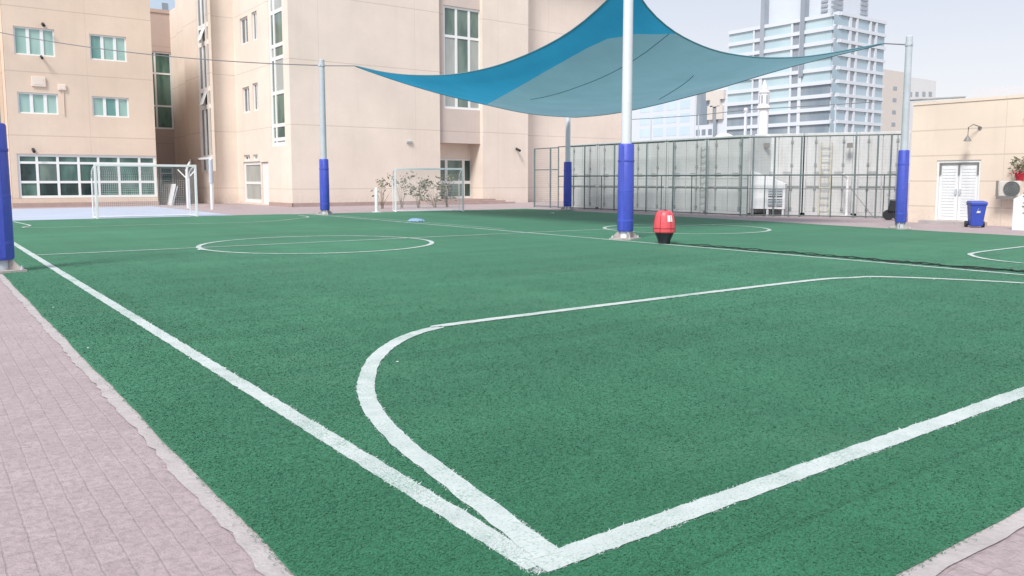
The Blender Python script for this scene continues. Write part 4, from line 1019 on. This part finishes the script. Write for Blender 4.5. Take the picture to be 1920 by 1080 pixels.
# ------------------------------------------------------------------ city behind
XT, YT = 182.0, 114.0
tower = thing('office_tower', 'tall pale aqua glass office tower with white floor bands above the containers', 'tower', (XT, YT, 0))
yL = onX(1363, 200, XT)[0]; xR = onY(1655, 200, YT)[0]
fy = [28+25.0*i for i in range(0, 10)]
ztop = onX(1556, 28, XT)[1]; fh = (ztop-onX(1556, 253, XT)[1])/9
b = MB(); b.box(XT+.4, xR, YT+.4, yL, 0, ztop); b.build('core', 'tower_white', tower)
pTX, pTY = PX(XT), PY(YT)
b = MB()
for i in range(14):
    z = ztop-i*fh
    b.pbox(pTX, YT, yL, z-fh*.14, z+fh*.14, -.25, .39); b.pbox(pTY, XT+.4, xR, z-fh*.12, z+fh*.12, -.2, .39)
b.build('floor_band', 'tower_white', tower)
leftb = [(1363, 1408, 0), (1412, 1421, 1), (1428, 1478, 0), (1483, 1494, 1), (1501, 1554, 0)]
rightb = [(1559, 1586, 0), (1591, 1599, 1), (1603, 1624, 0), (1628, 1635, 1), (1639, 1654, 0)]
bl = MB()
for (x0, x1, k_), (n0, n1, _) in zip(leftb[:-1], leftb[1:]):
    a0, a1 = onX(x1, 200, XT)[0]-.1, onX(n0, 200, XT)[0]+.1; bl.pbox(pTX, a1, a0, 0, ztop, -.12, .38)
for (x0, x1, k_), (n0, n1, _) in zip(rightb[:-1], rightb[1:]):
    a0, a1 = onY(x1, 200, YT)[0]+.1, onY(n0, 200, YT)[0]-.1; bl.pbox(pTY, a0, a1, 0, ztop, -.12, .38)
bl.build('pier', 'tower_white', tower)
for i in range(10):
    z1 = ztop-i*fh-fh*.14; z0 = ztop-(i+1)*fh+fh*.14
    for bi, (x0, x1, k_) in enumerate(leftb):
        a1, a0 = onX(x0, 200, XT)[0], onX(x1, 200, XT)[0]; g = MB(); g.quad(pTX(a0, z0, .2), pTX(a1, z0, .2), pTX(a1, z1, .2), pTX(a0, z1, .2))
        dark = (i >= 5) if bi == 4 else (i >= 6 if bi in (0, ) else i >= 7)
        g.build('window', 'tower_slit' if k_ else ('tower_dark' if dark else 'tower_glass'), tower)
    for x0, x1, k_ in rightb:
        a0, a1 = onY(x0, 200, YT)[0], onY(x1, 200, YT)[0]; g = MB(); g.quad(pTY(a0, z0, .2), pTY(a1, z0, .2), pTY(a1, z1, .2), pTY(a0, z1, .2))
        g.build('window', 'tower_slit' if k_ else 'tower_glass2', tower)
b = MB(); yu = onX(1432, 20, XT)[0]; xu = onY(1640, 10, YT)[0]; zt_ = ztop+45
b.box(XT+1.5, xu, YT+1.5, yu, ztop+.3, zt_); b.build('upper_block', 'far_bluewhite', tower)
for (A0, A1, P_, on, v) in ((onX(1557, 10, XT)[0]+1.6, onX(1545, 10, XT)[0]+1.6, PX(XT+1.5), 0, 0), (onY(1562, 10, YT)[0]+1.5, onY(1583, 10, YT)[0]+1.5, PY(YT+1.5), 0, 0), (onY(1641, 10, YT)[0]-4.2, onY(1641, 10, YT)[0]-1.2, PY(YT+1.5), 0, 0)):
    b = MB(); z = ztop+1.2
    while z < zt_-1: b.pbox(P_, min(A0, A1), max(A0, A1), z, z+.55, -.3, -.02); z += 1.15
    b.build('louvre', 'tower_slit', tower)
b = MB()
for px in (1432, 1507): a = onX(px, 10, XT)[0]; b.pbox(PX(XT+1.5), a-.6, a+.6, ztop-14 if px == 1507 else ztop-8, ztop+30, -1.9, -.02)
b.build('fin', 'tower_slit', tower)
def block(name, label, cat, x0, x1, y0, y1, h, mat_, wins, wmat, loc=None):
    t = thing(name, label, cat, ((x0+x1)/2, (y0+y1)/2, 0)); b = MB(); b.box(x0, x1, y0, y1, 0, h); b.build('wall', mat_, t)
    for P_, a0, a1, z0, z1 in wins:
        g = MB(); g.pbox(P_, a0, a1, z0, z1, -.08, .05); g.build('window', wmat, t)
    return t
# pale blue glazed block left
Xb = 330.; yb1, _ = onX(1150, 200, Xb); yb0, _ = onX(1303, 200, Xb); zb_ = onX(1300, 120, Xb)[1]; w_ = []
for r in range(6):
    for c in range(4):
        a1, a0 = onX(1200+c*25, 200, Xb)[0], onX(1200+c*25+19, 200, Xb)[0]; yy = 143+24*r
        w_.append((PX(Xb), a0, a1, onX(1250, yy+16, Xb)[1], onX(1250, yy, Xb)[1]))
block('office_block', 'pale sky blue glazed block right of the front pole', 'building', Xb, Xb+30, yb0, yb1, zb_, 'far_bluewhite', w_, 'far_blue')
# grey glazed block with white lattice ornament
Xg = 250.; yg1, _ = onX(1304, 200, Xg); yg0, _ = onX(1366, 200, Xg); zg_ = onX(1330, 140, Xg)[1]
zl_b = onX(1330, 238, Xg)[1]; w_ = [(PX(Xg), onX(1329, 200, Xg)[0], onX(1306, 200, Xg)[0], zl_b+1, zg_-1)]
w_ += [(PX(Xg), onX(px+7, 200, Xg)[0], onX(px, 200, Xg)[0], onX(1330, 253, Xg)[1], onX(1330, 242, Xg)[1]) for px in (1306, 1317, 1329)]
gt = block('office_block', 'grey glazed block with white stepped ornament left of the aqua tower', 'building', Xg, Xg+20, yg0, yg1, zg_, 'tower_white', w_, 'tower_dark')
b = MB()
for (x0, x1, y0, y1) in ((1327, 1360, 170, 187), (1335, 1353, 187, 200), (1330, 1340, 198, 224), (1347, 1358, 199, 224)):
    a1, a0 = onX(x0, 200, Xg)[0], onX(x1, 200, Xg)[0]; b.pbox(PX(Xg), a0, a1, onX(1345, y1, Xg)[1], onX(1345, y0, Xg)[1], -1.2, -.1)
b.build('ornament', 'far_beige', gt)
b = MB(); a1, a0 = onX(1341, 200, Xg)[0], onX(1346, 200, Xg)[0]; b.pbox(PX(Xg), a0, a1, 0, onX(1343, 203, Xg)[1], -1.0, -.09); b.build('slot_window', 'tower_dark', gt)
# minaret and dome
pm = atD(1431, 250, 110.); r = 8.5*110/FPX; z = lambda y: zat(1431, y, pm)
t = thing('minaret', 'slim white minaret with arched openings in front of the aqua tower', 'minaret', (pm.x, pm.y, 0))
b = MB(); b.lathe([(r, 0), (r, z(206)), (r*1.55, z(203)), (r*1.55, z(199)), (r*1.0, z(198)), (r*.95, z(176)), (r*1.2, z(174)), (r*1.2, z(171)), (r*.55, z(169)), (r*.6, z(163)), (r*.1, z(150))], (pm.x, pm.y, 0), 12); b.build('shaft', 'white', t)
for a in range(6):
    an = a*math.pi/3+math.atan2(-Fh.y, -Fh.x)+.28; c = Vector((math.cos(an), math.sin(an), 0)); e = Vector((-c.y, c.x, 0)); p0 = pm+c*r*1.0; g = MB()
    g.hexa([Vector((p0.x, p0.y, 0))+e*s_*r*.16+c*o_+Vector((0, 0, zz)) for zz in (z(194), z(179)) for s_, o_ in ((-1, .05), (1, .05), (1, -.1), (-1, -.1))]); g.build('opening', 'tower_slit', t)
pd = atD(1358, 260, 75.); rd = 19*75/FPX; zd = zat(1358, 262, pd)
t = thing('domed_roof', 'small white dome peeping over the containers left of the minaret', 'dome', (pd.x, pd.y, 0))
b = MB(); b.lathe([(rd*1.1, 0), (rd*1.1, zd)], (pd.x, pd.y, 0), 24); b.build('drum', 'far_beige', t)
b = MB(); b.lathe([(rd*math.cos(a), zd+.01+rd*.62*math.sin(a)) for a in np.linspace(0, 1.5, 10)], (pd.x, pd.y, 0), 28); b.build('dome', 'white', t, smooth=True)
pw = atD(1397, 258, 70.); t = thing('flag_pole', 'slender white pole beside the minaret, above the containers', 'pole', (pw.x, pw.y, 0))
b = MB(); b.tube([(pw.x, pw.y, 0), (pw.x, pw.y, zat(1397, 209, pw))], .13, 8); b.build('pole', 'white', t); b = MB(); b.lathe([(.2, 0), (.2, .12), (.1, .3)], (pw.x, pw.y, zat(1397, 209, pw)), 10); b.build('cap', 'white', t)
# blocks at the right
def blockpx(label, px0, px1, ytop, Y, depth, mat_, wins):
    x0, x1 = onY(px0, 200, Y)[0], onY(px1, 200, Y)[0]; h = onY((px0+px1)/2, ytop, Y)[1]
    w_ = [(PY(Y), onY(a, 200, Y)[0], onY(b_, 200, Y)[0], onY((a+b_)/2, d, Y)[1], onY((a+b_)/2, c, Y)[1]) for a, b_, c, d in wins]
    return block('apartment_block', label, 'building', x0, x1, Y, Y+depth, h, mat_, w_, 'tower_slit')
blockpx('slender beige block with small square windows right of the aqua tower', 1640, 1692, 131, 168, 14, 'far_beige', [(1673, 1680, y, y+7) for y in (162, 184, 207, 230, 250)])
blockpx('pale grey flat roofed block behind the right sail pole', 1680, 1753, 146, 210, 14, 'far_grey', [(px, px+6, 172, 181) for px in (1703, 1715, 1728, 1740)])
xq = 60.; yq1, zq1 = onX(1826, 168, xq); yq0 = yq1-30
t = thing('roof_structure', 'pale grey flat roof slab showing above the right end of the annex', 'building', (xq+6, yq1-10, 0))
b = MB(); b.box(xq, xq+12, yq0, yq1, zq1-1.2, zq1); b.build('roof', 'far_grey', t)
b = MB(); b.box(xq+.8, xq+11, yq0+.5, yq1-.8, 0, zq1-1.2); b.build('wall', 'far_bluewhite', t)
# blue towers over the gap at left
Yq = 190.
def lt(label, px0, px1, ytop, Y, wins, mat_='far_blue'):
    x0, x1 = onY(px0, 20, Y)[0], onY(px1, 20, Y)[0]
    w_ = [(PY(Y), onY(a, 20, Y)[0], onY(b_, 20, Y)[0], onY(a, d, Y)[1], onY(a, c, Y)[1]) for a, b_, c, d in wins]
    return block('high_rise', label, 'building', x0, x1, Y, Y+16, onY((px0+px1)/2, ytop, Y)[1], mat_, w_, 'tower_dark')
lt('pale blue high rise showing in the gap above the shaded rear block', 262, 338, -90, Yq, [(a, a+b_, c, c+18) for c in (5, -25, -55) for a, b_ in ((272, 7), (304, 11))])
lt('farther pale blue high rise at the right of the gap', 339, 362, -60, Yq+30, [(342, 350, 11, 20), (342, 350, -20, -6)])

# ------------------------------------------------------------------ light and sky
SUN_EL, SUN_AZ = R_(48), math.atan2(-.86, -.5)      # azimuth measured from +Y towards +X
to_sun = Vector((math.sin(SUN_AZ)*math.cos(SUN_EL), math.cos(SUN_AZ)*math.cos(SUN_EL), math.sin(SUN_EL)))
sd_ = bpy.data.lights.new('sun', 'SUN'); sd_.energy = 3.8; sd_.angle = R_(18); sd_.color = (1, .965, .925)
so = bpy.data.objects.new('sun', sd_); COL.objects.link(so); so.rotation_euler = to_sun.to_track_quat('Z', 'Y').to_euler(); so.location = (0, 0, 40)
W = bpy.data.worlds.new('World'); S.world = W; W.use_nodes = True; t = W.node_tree
bg = t.nodes['Background']; sky = N(t, 'ShaderNodeTexSky', sky_type='NISHITA'); sky.sun_disc = False
sky.sun_elevation = SUN_EL; sky.sun_rotation = SUN_AZ; sky.air_density = 1.0; sky.dust_density = 4.0; sky.ozone_density = 1.5
# milky desert haze: pull the sky towards white, most near the horizon
tc = N(t, 'ShaderNodeTexCoord'); sx = N(t, 'ShaderNodeSeparateXYZ'); t.links.new(tc.outputs['Generated'], sx.inputs[0])
milk = mixc(t, rng(t, sx.outputs[2], .07, .24), (6.75, 6.8, 7.0), (4.9, 5.25, 6.1))
hz = mixc(t, .86, sky.outputs[0], milk)
t.links.new(hz, bg.inputs[0]); bg.inputs[1].default_value = .15
S.view_settings.view_transform = 'Standard'; S.view_settings.look = 'None'; S.view_settings.exposure = 0
S.render.engine = 'CYCLES'; S.render.resolution_x = 1024; S.render.resolution_y = 576
try: S.cycles.use_denoising = True
except Exception: pass
